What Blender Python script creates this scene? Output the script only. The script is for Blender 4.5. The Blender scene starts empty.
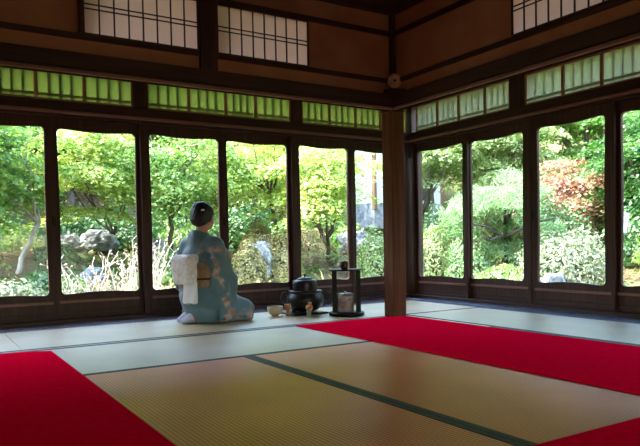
import bpy, math, random
import numpy as np
from math import sin, cos, pi, radians
from mathutils import Vector, Matrix

S = bpy.context.scene
COL = S.collection
rnd = random.Random(5)

# ------------------------------------------------------------------ materials
def nodes(name):
    m = bpy.data.materials.new(name); m.use_nodes = True
    nt = m.node_tree; nt.nodes.clear()
    out = nt.nodes.new('ShaderNodeOutputMaterial')
    return m, nt, out
def N(nt, t, **kw):
    n = nt.nodes.new(t)
    for k, v in kw.items():
        if k in n.inputs.keys(): n.inputs[k].default_value = v
        else: setattr(n, k, v)
    return n
def L(nt, a, b): nt.links.new(a, b)
def c4(c): return (c[0], c[1], c[2], 1)
def ramp(nt, stops):
    r = nt.nodes.new('ShaderNodeValToRGB'); e = r.color_ramp.elements
    while len(e) < len(stops): e.new(0.5)
    for i, (p, c) in enumerate(stops):
        e[i].position = p; e[i].color = c4(c)
    return r

def pmat(name, c1, c2=None, rough=.5, scale=(8, 8, 8), nscale=1., bump=0., spec=.5, metal=0., detail=4, coat=0.):
    """principled with a two-colour object-space noise"""
    m, nt, out = nodes(name)
    b = N(nt, 'ShaderNodeBsdfPrincipled'); b.inputs['Roughness'].default_value = rough
    b.inputs['Metallic'].default_value = metal
    b.inputs['Specular IOR Level'].default_value = spec
    b.inputs['Coat Weight'].default_value = coat
    tc = N(nt, 'ShaderNodeTexCoord'); mp = N(nt, 'ShaderNodeMapping'); mp.inputs['Scale'].default_value = scale
    L(nt, tc.outputs['Object'], mp.inputs['Vector'])
    no = N(nt, 'ShaderNodeTexNoise'); no.inputs['Scale'].default_value = nscale; no.inputs['Detail'].default_value = detail
    L(nt, mp.outputs[0], no.inputs['Vector'])
    r = ramp(nt, [(.3, c1), (.7, c2 or c1)])
    L(nt, no.outputs['Fac'], r.inputs[0]); L(nt, r.outputs[0], b.inputs['Base Color'])
    if bump:
        bu = N(nt, 'ShaderNodeBump'); bu.inputs['Strength'].default_value = 1; bu.inputs['Distance'].default_value = bump
        L(nt, no.outputs['Fac'], bu.inputs['Height']); L(nt, bu.outputs[0], b.inputs['Normal'])
    L(nt, b.outputs[0], out.inputs[0])
    return m

def leafmat(name, stops, trans=.45, rough=.5):
    m, nt, out = nodes(name)
    g = N(nt, 'ShaderNodeNewGeometry')
    tc = N(nt, 'ShaderNodeTexCoord'); no = N(nt, 'ShaderNodeTexNoise'); no.inputs['Scale'].default_value = 1.6
    L(nt, tc.outputs['Object'], no.inputs['Vector'])
    a = N(nt, 'ShaderNodeMath', operation='MULTIPLY'); a.inputs[1].default_value = .55
    L(nt, g.outputs['Random Per Island'], a.inputs[0])
    mr = N(nt, 'ShaderNodeMapRange'); mr.inputs['From Min'].default_value = .3; mr.inputs['From Max'].default_value = .7
    mr.inputs['To Max'].default_value = .5
    L(nt, no.outputs['Fac'], mr.inputs['Value'])
    ad = N(nt, 'ShaderNodeMath', operation='ADD'); L(nt, a.outputs[0], ad.inputs[0]); L(nt, mr.outputs[0], ad.inputs[1])
    r = ramp(nt, [(q, tuple(k*.82*c**1.12 for k, c in zip((1, 1, .78), col))) for q, col in stops]); L(nt, ad.outputs[0], r.inputs[0])
    d = N(nt, 'ShaderNodeBsdfDiffuse'); t = N(nt, 'ShaderNodeBsdfTranslucent'); gl = N(nt, 'ShaderNodeBsdfGlossy')
    gl.inputs['Roughness'].default_value = rough; gl.inputs['Color'].default_value = (1, 1, 1, 1)
    L(nt, r.outputs[0], d.inputs[0]); L(nt, r.outputs[0], t.inputs[0])
    mx = N(nt, 'ShaderNodeMixShader'); mx.inputs[0].default_value = trans
    L(nt, d.outputs[0], mx.inputs[1]); L(nt, t.outputs[0], mx.inputs[2])
    m2 = N(nt, 'ShaderNodeMixShader'); m2.inputs[0].default_value = .05
    L(nt, mx.outputs[0], m2.inputs[1]); L(nt, gl.outputs[0], m2.inputs[2])
    L(nt, m2.outputs[0], out.inputs[0])
    return m

def tatami_mat(name, axis, ca, cb, sp_=.85):
    m, nt, out = nodes(name)
    b = N(nt, 'ShaderNodeBsdfPrincipled'); b.inputs['Roughness'].default_value = .36
    b.inputs['Specular IOR Level'].default_value = sp_
    tc = N(nt, 'ShaderNodeTexCoord')
    w = N(nt, 'ShaderNodeTexWave'); w.bands_direction = axis; w.wave_profile = 'SIN'
    w.inputs['Scale'].default_value = 20.; w.inputs['Distortion'].default_value = .25; w.inputs['Detail Scale'].default_value = 3
    L(nt, tc.outputs['Object'], w.inputs['Vector'])
    no = N(nt, 'ShaderNodeTexNoise'); no.inputs['Scale'].default_value = 3.; no.inputs['Detail'].default_value = 8
    L(nt, tc.outputs['Object'], no.inputs['Vector'])
    r = ramp(nt, [(.3, ca), (.7, cb)])
    L(nt, no.outputs['Fac'], r.inputs[0])
    mx = N(nt, 'ShaderNodeMix', data_type='RGBA', blend_type='MULTIPLY')
    mx.inputs[0].default_value = 1
    r2 = ramp(nt, [(0., (.62, .6, .55)), (.5, (1, 1, 1))])
    L(nt, w.outputs['Fac'], r2.inputs[0]); L(nt, r.outputs[0], mx.inputs[6]); L(nt, r2.outputs[0], mx.inputs[7])
    L(nt, mx.outputs[2], b.inputs['Base Color'])
    bu = N(nt, 'ShaderNodeBump'); bu.inputs['Distance'].default_value = .0015; bu.inputs['Strength'].default_value = .6
    L(nt, w.outputs['Fac'], bu.inputs['Height']); L(nt, bu.outputs[0], b.inputs['Normal'])
    L(nt, b.outputs[0], out.inputs[0])
    return m

def glass_mat():
    m, nt, out = nodes('window_glass')
    t = N(nt, 'ShaderNodeBsdfTransparent'); t.inputs[0].default_value = (.97, .98, .97, 1)
    g = N(nt, 'ShaderNodeBsdfGlossy'); g.inputs['Roughness'].default_value = .02
    f = N(nt, 'ShaderNodeFresnel'); f.inputs['IOR'].default_value = 1.22
    mx = N(nt, 'ShaderNodeMixShader')
    L(nt, f.outputs[0], mx.inputs[0]); L(nt, t.outputs[0], mx.inputs[1]); L(nt, g.outputs[0], mx.inputs[2])
    L(nt, mx.outputs[0], out.inputs[0]); return m
def frosted_mat(name, col, w):
    m, nt, out = nodes(name)
    t = N(nt, 'ShaderNodeBsdfTranslucent'); t.inputs[0].default_value = c4(col)
    d = N(nt, 'ShaderNodeBsdfDiffuse'); d.inputs[0].default_value = c4(col)
    r = N(nt, 'ShaderNodeBsdfRefraction'); r.inputs['Roughness'].default_value = .45; r.inputs['IOR'].default_value = 1.02
    r.inputs[0].default_value = c4(col)
    m1 = N(nt, 'ShaderNodeMixShader'); m1.inputs[0].default_value = .5
    L(nt, t.outputs[0], m1.inputs[1]); L(nt, r.outputs[0], m1.inputs[2])
    m2 = N(nt, 'ShaderNodeMixShader'); m2.inputs[0].default_value = w
    L(nt, m1.outputs[0], m2.inputs[1]); L(nt, d.outputs[0], m2.inputs[2])
    L(nt, m2.outputs[0], out.inputs[0]); return m

WOODX = pmat('dark_wood_x', (.026, .009, .005), (.062, .023, .012), .55, (2, 30, 30), bump=.0006, spec=.28)
WOODY = pmat('dark_wood_y', (.026, .009, .005), (.062, .023, .012), .55, (30, 2, 30), bump=.0006, spec=.28)
WOODZ = pmat('dark_wood_z', (.032, .011, .006), (.075, .028, .015), .55, (30, 30, 2), bump=.0006, spec=.28)
MATTE = pmat('matte_dark_wood', (.02, .008, .004), (.04, .016, .008), 1., (8, 8, 8), spec=.0)
LIPX = pmat('lip_wood_x', (.17, .065, .04), (.26, .11, .07), .5, (2, 30, 30), bump=.0004)
LIPY = pmat('lip_wood_y', (.17, .065, .04), (.26, .11, .07), .5, (30, 2, 30), bump=.0004)
FRAMEW = pmat('transom_frame_wood', (.26, .11, .035), (.38, .18, .06), .45, (20, 20, 3))
POSTW = pmat('post_wood', (.085, .03, .013), (.15, .06, .028), .6, (30, 30, 2), bump=.0006, spec=.12)
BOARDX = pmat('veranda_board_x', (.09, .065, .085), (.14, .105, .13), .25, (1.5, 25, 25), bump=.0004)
BOARDY = pmat('veranda_board_sky_y', (.075, .10, .15), (.11, .15, .22), .25, (25, 1.5, 25), bump=.0004)  # sky reflection put into the base colour as blue
PLASTER = pmat('ochre_plaster', (.32, .115, .048), (.40, .165, .07), .9, (2, 2, 2), 2., .001)
CEILW = pmat('ceiling_wood', (.02, .01, .006), (.04, .02, .011), .6, (2, 25, 25))
SHEENA, SHEENB, GOLDA, GOLDB = (.46, .34, .17), (.58, .44, .24), (.58, .095, .006), (.72, .14, .012)  # same rush; the paler pair has window sheen put into its colour
TAT_Y = tatami_mat('golden_rush_y', 'X', GOLDA, GOLDB, .35); TAT_X = tatami_mat('sheen_rush_x', 'Y', SHEENA, SHEENB)
TAT_YN = tatami_mat('sheen_rush_y', 'X', SHEENA, SHEENB)
HERI = pmat('dark_cloth_border', (.016, .02, .024), (.03, .035, .04), .7, (200, 200, 200))
RED = pmat('scarlet_felt', (.70, .001, .020), (.80, .002, .032), .95, (5, 5, 5), 6., .0006, spec=.0)
GLASS = glass_mat()
FROST = frosted_mat('frosted_glass', (.40, .44, .17), .25); FROSTR = frosted_mat('frosted_glass_right', (.56, .57, .44), .3)  # garden light put into the pane tint, greyer on the right
def paper_mat():
    m, nt, out = nodes('shoji_paper')
    t = N(nt, 'ShaderNodeBsdfTranslucent'); t.inputs[0].default_value = (.95, .74, .66, 1)
    d = N(nt, 'ShaderNodeBsdfDiffuse'); d.inputs[0].default_value = (.84, .68, .60, 1)
    no = N(nt, 'ShaderNodeTexNoise'); no.inputs['Scale'].default_value = 60; mr = N(nt, 'ShaderNodeMapRange')
    mr.inputs['To Min'].default_value = .24; mr.inputs['To Max'].default_value = .34; L(nt, no.outputs['Fac'], mr.inputs['Value'])
    mx = N(nt, 'ShaderNodeMixShader'); L(nt, mr.outputs[0], mx.inputs[0]); L(nt, t.outputs[0], mx.inputs[1]); L(nt, d.outputs[0], mx.inputs[2])
    L(nt, mx.outputs[0], out.inputs[0]); return m
PAPER = paper_mat()
BARK = pmat('bark', (.05, .035, .025), (.16, .12, .09), .9, (14, 14, 3), 1., .01)
PALEBARK = pmat('pale_bark', (.22, .19, .16), (.5, .46, .4), .9, (14, 14, 4), 1., .01)
ROCK = pmat('grey_rock', (.10, .11, .125), (.42, .43, .45), .9, (3, 3, 3), 2.2, .05, detail=8)
IRON = pmat('black_iron', (.008, .008, .009), (.018, .018, .019), .4, (20, 20, 20), bump=.0008, spec=.35)
LACQ = pmat('black_lacquer', (.006, .005, .005), (.010, .009, .008), .35, (5, 5, 5), spec=.12)

# ------------------------------------------------------------------ mesh tools
def link(o, parent=None, label=None, cat=None, group=None, kind=None):
    COL.objects.link(o)
    if parent is not None: o.parent = parent
    if label: o['label'] = label
    if cat: o['category'] = cat
    if group: o['group'] = group
    if kind: o['kind'] = kind
    return o
def empty(name, loc=(0, 0, 0), rz=0, **kw):
    o = bpy.data.objects.new(name, None); o.location = loc; o.rotation_euler = (0, 0, rz); o.empty_display_size = .1
    return link(o, **kw)

class MB:
    def __init__(s): s.v = []; s.f = []; s.sm = []
    def add(s, vs, fs, smooth=False):
        o = len(s.v); s.v += [tuple(v) for v in vs]
        for f in fs: s.f.append([i + o for i in f]); s.sm.append(smooth)
        return s
    def box(s, x0, x1, y0, y1, z0, z1, b=.0):
        x0, x1 = sorted((x0, x1)); y0, y1 = sorted((y0, y1)); z0, z1 = sorted((z0, z1))
        if b:
            b = min(b, .45*min(x1-x0, y1-y0, z1-z0))
            P = []
            for z, sgn in ((z0, 1), (z1, -1)):
                for inset, dz in ((b, 0), (0, b)):
                    ring = [(x0+b+0*inset, y0+inset), (x1-b, y0+inset), (x1-inset, y0+b), (x1-inset, y1-b),
                            (x1-b, y1-inset), (x0+b, y1-inset), (x0+inset, y1-b), (x0+inset, y0+b)]
                    P.append([(px, py, z + sgn*dz) for px, py in ring])
            rings = [P[0], P[1], P[3], P[2]]
            vs = [p for r in rings for p in r]
            fs = [[7, 6, 5, 4, 3, 2, 1, 0], [24+i for i in range(8)]]
            for r in range(3):
                for i in range(8):
                    j = (i+1) % 8
                    fs.append([r*8+i, r*8+j, r*8+8+j, r*8+8+i])
            return s.add(vs, fs)
        vs = [(x, y, z) for z in (z0, z1) for x, y in ((x0, y0), (x1, y0), (x1, y1), (x0, y1))]
        return s.add(vs, [[3, 2, 1, 0], [4, 5, 6, 7], [0, 1, 5, 4], [1, 2, 6, 5], [2, 3, 7, 6], [3, 0, 4, 7]])
    def prism(s, poly, z0, z1):
        n = len(poly)
        return s.add([(x, y, z0) for x, y in poly] + [(x, y, z1) for x, y in poly],
                     [list(range(n))[::-1], list(range(n, 2*n))] + [[i, (i+1) % n, n+(i+1) % n, n+i] for i in range(n)])
    def lathe(s, prof, cx=0, cy=0, cz=0, n=32, sx=1, sy=1, a0=0, a1=2*pi):
        full = abs(a1-a0-2*pi) < 1e-6; m = n if full else n+1
        vs = []; fs = []
        for r, z in prof:
            for i in range(m):
                a = a0+(a1-a0)*i/n; vs.append((cx+sx*r*cos(a), cy+sy*r*sin(a), cz+z))
        for k in range(len(prof)-1):
            for i in range(n):
                j = (i+1) % m
                fs.append([k*m+i, k*m+j, (k+1)*m+j, (k+1)*m+i])
        if full:
            if prof[0][0] > 1e-5: fs.append(list(range(m))[::-1])
            if prof[-1][0] > 1e-5: fs.append([(len(prof)-1)*m+i for i in range(m)])
        return s.add(vs, fs, True)
    def tube(s, pts, rad, n=6, cap=True):
        pts = [Vector(p) for p in pts]; rs = rad if isinstance(rad, (list, tuple)) else [rad]*len(pts)
        vs = []; fs = []
        t0 = (pts[1]-pts[0]).normalized()
        u = t0.orthogonal().normalized()
        for i, p in enumerate(pts):
            t = (pts[min(i+1, len(pts)-1)]-pts[max(i-1, 0)]).normalized()
            u = (u-t*u.dot(t)); u = u.normalized() if u.length > 1e-6 else t.orthogonal().normalized()
            w = t.cross(u)
            for k in range(n):
                a = 2*pi*k/n; vs.append(p+(u*cos(a)+w*sin(a))*rs[i])
        for i in range(len(pts)-1):
            for k in range(n):
                j = (k+1) % n; fs.append([i*n+k, i*n+j, (i+1)*n+j, (i+1)*n+k])
        if cap: fs.append(list(range(n))[::-1]); fs.append([(len(pts)-1)*n+k for k in range(n)])
        return s.add(vs, fs, True)
    def build(s, name, mat, parent=None, **kw):
        me = bpy.data.meshes.new(name); me.from_pydata(s.v, [], s.f); me.materials.append(mat)
        me.polygons.foreach_set('use_smooth', s.sm); me.update()
        return link(bpy.data.objects.new(name, me), parent, **kw)

def np_obj(name, V, F, mat, parent=None, smooth=False, **kw):
    me = bpy.data.meshes.new(name); V = np.asarray(V, np.float32); F = np.asarray(F, np.int32)
    k, n = F.shape
    me.vertices.add(len(V)); me.vertices.foreach_set('co', V.ravel())
    me.loops.add(k*n); me.loops.foreach_set('vertex_index', F.ravel())
    me.polygons.add(k); me.polygons.foreach_set('loop_start', np.arange(0, k*n, n, dtype=np.int32))
    me.polygons.foreach_set('loop_total', np.full(k, n, np.int32))
    if smooth: me.polygons.foreach_set('use_smooth', np.ones(k, bool))
    me.materials.append(mat); me.update(calc_edges=True)
    return link(bpy.data.objects.new(name, me), parent, **kw)

def trim(n, mb, mat): return mb.build('trim_%d' % n, mat, kind='structure')

# ------------------------------------------------------------------ the room
XI, YI = 3.22, 4.06          # inner line faces
XO, YO = 4.62, 5.55          # outer glass doors
# floor under the mats
MB().box(-2.6, 4.9, -2.2, 5.8, -.12, -.05).build('floor', CEILW, kind='structure')
tr = 1
def T(mb, mat):
    global tr
    o = trim(tr, mb, mat); tr += 1; return o
# veranda boards (polished) beside the doors
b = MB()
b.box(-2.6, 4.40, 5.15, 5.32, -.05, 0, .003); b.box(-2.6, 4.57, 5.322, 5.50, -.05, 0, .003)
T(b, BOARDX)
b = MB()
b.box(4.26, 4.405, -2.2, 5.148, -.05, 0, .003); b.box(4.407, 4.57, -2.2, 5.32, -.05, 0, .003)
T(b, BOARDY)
# sills
T(MB().box(-2.6, 4.57, 5.50, 5.64, -.05, .026, .004), WOODX)
T(MB().box(4.57, 4.72, -2.2, 5.64, -.05, .026, .004), WOODY)

# tatami mats: (x0,x1,y0,y1, long axis, label)
MATS = [
 (-1.40, .50, 4.16, 5.15, 'x', 'pale tatami mat under the glass doors at the far left'),
 (.50, 2.42, 4.16, 5.15, 'x', 'pale tatami mat the kimono woman kneels on'),
 (2.42, 4.26, 4.16, 5.15, 'x', 'pale tatami mat in the corner, carrying the black kettle and the tea shelf'),
 (.50, 2.42, 3.16, 4.12, 'x', 'greenish tatami mat lying crosswise between the two red carpets'),
 (-1.40, .50, 3.16, 4.12, 'x', 'tatami mat under the far end of the left red carpet'),
 (.63-.12, 1.49, 1.24, 3.16, 'y', 'brown tatami mat in the foreground beside the left red carpet'),
 (1.49, 2.45, 1.24, 3.16, 'y', 'brown tatami mat in the foreground beside the right red carpet'),
 (2.45, 3.38, 1.24, 3.16, 'y', 'tatami mat under the near part of the right red carpet'),
 (3.38, 4.26, 2.25, 4.16, 'y', 'grey-blue sheened tatami mat along the right-hand doors, nearer the corner'),
 (3.38, 4.26, .34, 2.25, 'y', 'grey-blue sheened tatami mat along the right-hand doors, at the right frame edge'),
 (-.45, .51, 1.24, 3.16, 'y', 'tatami mat under the middle of the left red carpet'),
 (2.42, 3.38, 3.16, 4.12, 'x', 'tatami mat under the far end of the right red carpet'),
 (.53, 2.45, .28, 1.24, 'x', 'tatami mat under the red carpet at the bottom right'),
]
for i, (x0, x1, y0, y1, ax, lab) in enumerate(MATS):
    t = empty('tatami_mat', ((x0+x1)/2, (y0+y1)/2, -.05), label=lab, cat='tatami mat', group='tatami mats of the floor')
    hx, hy = (x1-x0)/2, (y1-y0)/2; g = .0015; w = .032
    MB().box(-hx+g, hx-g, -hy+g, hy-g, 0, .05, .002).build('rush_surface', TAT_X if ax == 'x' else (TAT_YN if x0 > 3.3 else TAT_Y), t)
    for s in (-1, 1):
        if ax == 'x': bb = MB().box(-hx+g, hx-g, s*(hy-g), s*(hy-w), .049, .0515)
        else: bb = MB().box(s*(hx-g), s*(hx-w), -hy+g, hy-g, .049, .0515)
        bb.build('cloth_border', HERI, t)
# rest of the floor behind the camera
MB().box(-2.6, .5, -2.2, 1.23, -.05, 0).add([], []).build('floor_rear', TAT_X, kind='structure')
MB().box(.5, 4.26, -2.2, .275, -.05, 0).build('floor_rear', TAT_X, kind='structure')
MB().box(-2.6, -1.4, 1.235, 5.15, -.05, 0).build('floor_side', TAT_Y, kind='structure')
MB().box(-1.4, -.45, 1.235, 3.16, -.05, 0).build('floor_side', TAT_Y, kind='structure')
# inner threshold between the two rows of mats
T(MB().box(-1.4, 3.19, 4.121, 4.159, -.05, .001), pmat('threshold_wood', (.13, .09, .06), (.2, .15, .1), .4, (2, 30, 30)))

# red carpets
def carpet(poly, z, label):
    n = len(poly); cx = sum(p[0] for p in poly)/n; cy = sum(p[1] for p in poly)/n
    m = MB().prism([(x-cx, y-cy) for x, y in poly], 0, .006)
    o = m.build('red_carpet', RED, label=label, cat='carpet', group='red felt carpets'); o.location = (cx, cy, z); return o
carpet([(2.305, .0), (3.305, .0), (3.30, 4.055), (3.19, 4.055), (3.19, 4.09), (2.315, 4.09)], .002, 'long red felt carpet running from beside the tea shelf to the right edge')
carpet([(-.37, -1.6), (.625, -1.6), (.632, 4.00), (.50, 4.06), (-.37, 4.12)], .002, 'red felt carpet in the left foreground corner')
carpet([(.9, .3), (2.303, .3), (2.303, 1.245), (.9, 1.25)], .002, 'small corner of red felt carpet at the bottom right edge')

# glass sliding doors -------------------------------------------------
def opening(w, h, seed=0):
    """ornamental opening outline, (0..w, 0..h), counter-clockwise"""
    r = .035; dip = .013
    pts = []
    def wave(t):   # 0 at the corners, 1 in the middle
        t = min(t, 1-t); s = max(0, min(1, (t-.0)/.42)); return s*s*(3-2*s)
    n = 22
    for i in range(n+1):
        t = i/n; pts.append((r+(w-2*r)*t, dip*wave(t)))
    for i in range(1, 6):
        a = -pi/2+pi/2*i/6; pts.append((w-r+r*cos(a), r+r*sin(a)))
    for i in range(n+1):
        t = i/n; pts.append((w-.006*wave(t), r+(h-2*r)*t))
    for i in range(1, 6):
        a = pi/2*i/6; pts.append((w-r+r*cos(a), h-r+r*sin(a)))
    for i in range(n+1):
        t = i/n; pts.append((w-r-(w-2*r)*t, h-dip*wave(t)))
    for i in range(1, 6):
        a = pi/2+pi/2*i/6; pts.append((r+r*cos(a), h-r+r*sin(a)))
    for i in range(n+1):
        t = i/n; pts.append((.006*wave(t), h-r-(h-2*r)*t))
    for i in range(1, 6):
        a = pi+pi/2*i/6; pts.append((r+r*cos(a), r+r*sin(a)))
    return pts

ndoor = [0]
def glass_door(a0, a1, g0, g1, depth, wall):
    """a0..a1 outer width along the wall, g0..g1 glass; depth = plane of the face; wall 'l' (along x) or 'r' (along y)"""
    ndoor[0] += 1
    z0, z1, gz0, gz1, th = .026, 1.655, .222, 1.572, .03
    def P(u, z, d): return (u, depth+d, z) if wall == 'l' else (depth+d, u, z)
    root = empty('door_%d' % ndoor[0], P((a0+a1)/2, z0, 0), kind='structure')
    ox, oy, oz = root.location
    def Q(u, z, d):
        p = P(u, z, d); return (p[0]-ox, p[1]-oy, p[2]-oz)
    inner = [(g0+u, gz0+v) for u, v in opening(g1-g0, gz1-gz0)]
    cu, cz = (g0+g1)/2, (gz0+gz1)/2
    def outer(u, z):
        du, dz = u-cu, z-cz
        t = min(((a1-cu) if du > 0 else (a0-cu))/du if abs(du) > 1e-9 else 1e9, ((z1-cz) if dz > 0 else (z0-cz))/dz if abs(dz) > 1e-9 else 1e9)
        return (cu+du*t, cz+dz*t)
    out = [outer(*p) for p in inner]
    for c in ((a0, z0), (a1, z0), (a0, z1), (a1, z1)):      # snap nearest to the corners
        k = min(range(len(out)), key=lambda i: (out[i][0]-c[0])**2+(out[i][1]-c[1])**2); out[k] = c
    n = len(inner); m = MB(); vs = []
    for d in (0, th):
        vs += [Q(u, z, d) for u, z in inner]; vs += [Q(u, z, d) for u, z in out]
    fs = []
    for i in range(n):
        j = (i+1) % n
        fs += [[i, j, n+j, n+i], [2*n+j, 2*n+i, 3*n+i, 3*n+j], [j, i, 2*n+i, 2*n+j], [n+i, n+j, 3*n+j, 3*n+i]]
    m.add(vs, fs); m.build('door_frame', WOODZ, root)
    # bead round the glass
    # lower rails and panel grooves, standing a little proud of the frame
    def strip(u0, u1, za, zb, d0, d1, name, mat):
        p, q = Q(u0, za, d0), Q(u1, zb, d1)
        MB().box(p[0], q[0], p[1], q[1], p[2], q[2], .002).build(name, mat, root)
    WL = WOODX if wall == 'l' else WOODY
    strip(a0+.03, a1-.03, .150, .172, -.010, .0, 'lower_rail', LIPX if wall == 'l' else LIPY)
    strip(a0+.03, a1-.03, .072, .082, -.006, .0, 'lower_rail', WL)
    strip(a0, a1, .027, .05, -.006, .0, 'bottom_rail', WL)
    for e, w in ((a0, 1), (a1, -1)):
        strip(e, e+w*.028, .05, 1.64, -.005, .0, 'door_stile', WOODZ)
    # glass
    MB().add([Q(u, z, th*.45) for u, z in inner] + [Q(u, z, th*.45+.003) for u, z in inner],
             [list(range(n)), list(range(2*n-1, n-1, -1))]).build('glass', GLASS, root)
    # finger pull
    u = a1-.012 if (ndoor[0] % 2) else a0+.012
    strip(u-.008, u+.008, .78, .86, -.0065, -.003, 'finger_pull', LACQ)
    return root

bays_l = [(-1.285, -1.17, -.60, -.50, .13, .19), (.19, .25, .878, .972, 1.605, 1.665), (1.665, 1.722, 2.368, 2.442, 3.085, 3.15), (3.15, 3.216, 3.80, 3.885, 4.50, 4.57)]
HP = .022
for p0, gA0, gA1, gB0, gB1, p1 in bays_l:
    g = gB0-gA1; s = g*.62
    glass_door(p0+HP, gA1+s, gA0, gA1, YO, 'l')
    glass_door(gB0-s+.016, p1-HP, gB0*1.0069, gB1*1.0069 if gB1 < 4 else gB1, YO+.038, 'l')
bays_r = [(5.475, 5.425, 4.737, 4.637, 3.98, 3.905), (3.905, 3.828, 3.166, 3.032, 2.50, 2.43), (2.43, 2.36, 1.75, 1.65, 1.02, .95), (.95, .88, .27, .17, -.46, -.53), (-.53, -.60, -1.2, -1.3, -1.9, -2.0)]
for p0, gA0, gA1, gB0, gB1, p1 in bays_r:
    g = gA1-gB0; s = g*.62
    glass_door(gA1-s, p0-HP, gA1, gA0, XO, 'r')
    glass_door(p1+HP, gB0+s+.03, gB1*1.0082, gB0*1.0082, XO+.038, 'r')
# door posts
for x in (-1.285, .19, 1.665, 3.15): T(MB().box(x-HP, x+HP, YO-.012, YO+.075, .026, 1.655, .003), WOODZ)
for y in (3.905, 2.43, .95, -.53): T(MB().box(XO-.012, XO+.075, y-HP, y+HP, .026, 1.655, .003), WOODZ)
T(MB().box(4.57, 4.72, 5.475-.022, 5.65, .026, 2.10, .004), WOODZ)      # outer corner post
# lintels and the beam above the doors
T(MB().box(-2.6, 4.57, YO-.03, YO+.09, 1.655, 1.70, .003), WOODX)
T(MB().box(-2.6, 4.57, YO-.075, YO-.03, 1.677, 1.70, .004), LIPX)
T(MB().box(-2.6, 4.57, YO-.06, YO+.09, 1.70, 1.775, .004), WOODX)
T(MB().box(XO-.03, XO+.09, -2.2, 5.45, 1.655, 1.70, .003), WOODY)
T(MB().box(XO-.075, XO-.03, -2.2, 5.47, 1.677, 1.70, .004), LIPY)
T(MB().box(XO-.06, XO+.09, -2.2, 5.45, 1.70, 1.775, .004), WOODY)
# transom struts
for x in (.08, 1.645, 3.174): T(MB().box(x-.062, x+.062, YO-.05, YO+.06, 1.775, 2.06, .004), WOODZ)
for y in (4.008, 2.50, 1.0, -.5): T(MB().box(XO-.05, XO+.06, y-.085, y+.085, 1.775, 2.06, .004), WOODZ)
T(MB().box(-2.6, 4.57, YO-.06, YO+.09, 2.06, 2.14), WOODX)
T(MB().box(XO-.06, XO+.09, -2.2, 5.45, 2.06, 2.14), WOODY)

nwin = [0]
def transom(u0, u1, wall, bars=4):
    nwin[0] += 1
    z0, z1 = 1.776, 2.058
    def P(u, z, d): return (u, YO-.03+d, z) if wall == 'l' else (XO-.03+d, u, z)
    root = empty('window_%d' % nwin[0], P((u0+u1)/2, z0, 0), kind='structure')
    o = root.location
    def bx(m, ua, ub, za, zb, da, db):
        p, q = P(ua, za, da), P(ub, zb, db)
        m.box(p[0]-o[0], q[0]-o[0], p[1]-o[1], q[1]-o[1], p[2]-o[2], q[2]-o[2])
    f = MB(); w = .012
    bx(f, u0, u0+w, z0, z1, -.008, .02); bx(f, u1-w, u1, z0, z1, -.008, .02)
    bx(f, u0+w, u1-w, z0, z0+.018, -.008, .02); bx(f, u0+w, u1-w, z1-.018, z1, -.008, .02)
    f.build('window_frame', FRAMEW, root)
    p = MB(); bx(p, u0+w, u1-w, z0+.018, z1-.018, .004, .007); p.build('frosted_pane', FROST if wall == 'l' else FROSTR, root)
    l = MB()
    for k in range(1, bars):
        bw = .009 if wall == 'l' else .0045
        u = u0+w+(u1-u0-2*w)*k/bars; bx(l, u-bw, u+bw, z0+.018, z1-.018, .0075, .022)
    bx(l, u0+w, u1-w, z0+.046, z0+.060, .0076, .0218)
    l.build('lattice', WOODZ, root)
for u in ((-.73, -.36), (-.36, .018), (.142, .48), (.48, .824), (.824, 1.19), (1.19, 1.583), (1.707, 2.08), (2.08, 2.434), (2.434, 2.738), (2.738, 3.112), (3.236, 3.56), (3.56, 3.88), (3.88, 4.20), (4.20, 4.56)):
    transom(u[0]+.001, u[1]-.001, 'l')
for u in ((5.06, 5.39), (4.75, 5.06), (4.40, 4.75), (4.093, 4.40), (3.53, 3.923), (3.17, 3.53), (2.82, 3.17), (2.585, 2.82), (2.0, 2.415), (1.6, 2.0), (1.085, 1.6), (.5, .915), (0, .5), (-.415, 0), (-1.2, -.585), (-1.9, -1.2)):
    transom(u[0]+.001, u[1]-.001, 'r')

# inner corner post, beams, upper walls
T(MB().box(3.2, 3.33, 4.06, 4.19, .0, 1.636, .006), POSTW)
T(MB().box(3.281, 3.33, 4.062, 4.19, 1.637, 1.766), WOODZ)
T(MB().box(3.2, 3.28, 4.121, 4.19, 1.637, 1.766), WOODZ)
T(MB().box(-2.6, 3.208, YI-.012, YI+.002, 1.637, 1.66, .003), LIPX)
T(MB().box(XI-.012, XI+.002, -2.2, YI-.012, 1.637, 1.66, .003), LIPY)
T(MB().box(-2.6, XI+.002, YI+.002, YI+.05, 1.637, 1.66, .003), MATTE)
T(MB().box(XI+.002, XI+.05, -2.2, YI+.0015, 1.637, 1.66, .003), MATTE)
T(MB().box(-2.6, XI, YI+.012, YI+.05, 1.66, 1.672), CEILW)
T(MB().box(XI+.012, XI+.05, -2.2, YI+.05, 1.66, 1.672), CEILW)
T(MB().box(-2.6, XI, YI, YI+.06, 1.672, 1.767, .004), WOODX)
T(MB().box(XI, XI+.06, -2.2, YI+.06, 1.672, 1.767, .004), WOODY)
WL = .03   # plaster set back
m = MB(); m.box(-2.6, XI+.1, YI+WL, YI+.10, 1.767, 1.886); m.box(-2.6, XI+.1, YI+WL, YI+.10, 2.217, 2.405)
for a, b in ((-2.6, -.75), (-.02, .884), (1.616, 1.746), (2.46, XI+.1)): m.box(a, b, YI+WL, YI+.10, 1.886, 2.217)
m.build('wall_left', PLASTER, kind='structure')
m = MB(); m.box(XI+WL, XI+.10, -2.2, YI+WL, 1.767, 1.886); m.box(XI+WL, XI+.10, -2.2, YI+WL, 2.217, 2.405)
for a, b in ((-2.2, 1.41), (2.125, 2.13), (2.868, YI+WL)): m.box(XI+WL, XI+.10, a, b, 1.886, 2.217)
m.build('wall_right', PLASTER, kind='structure')
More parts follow.
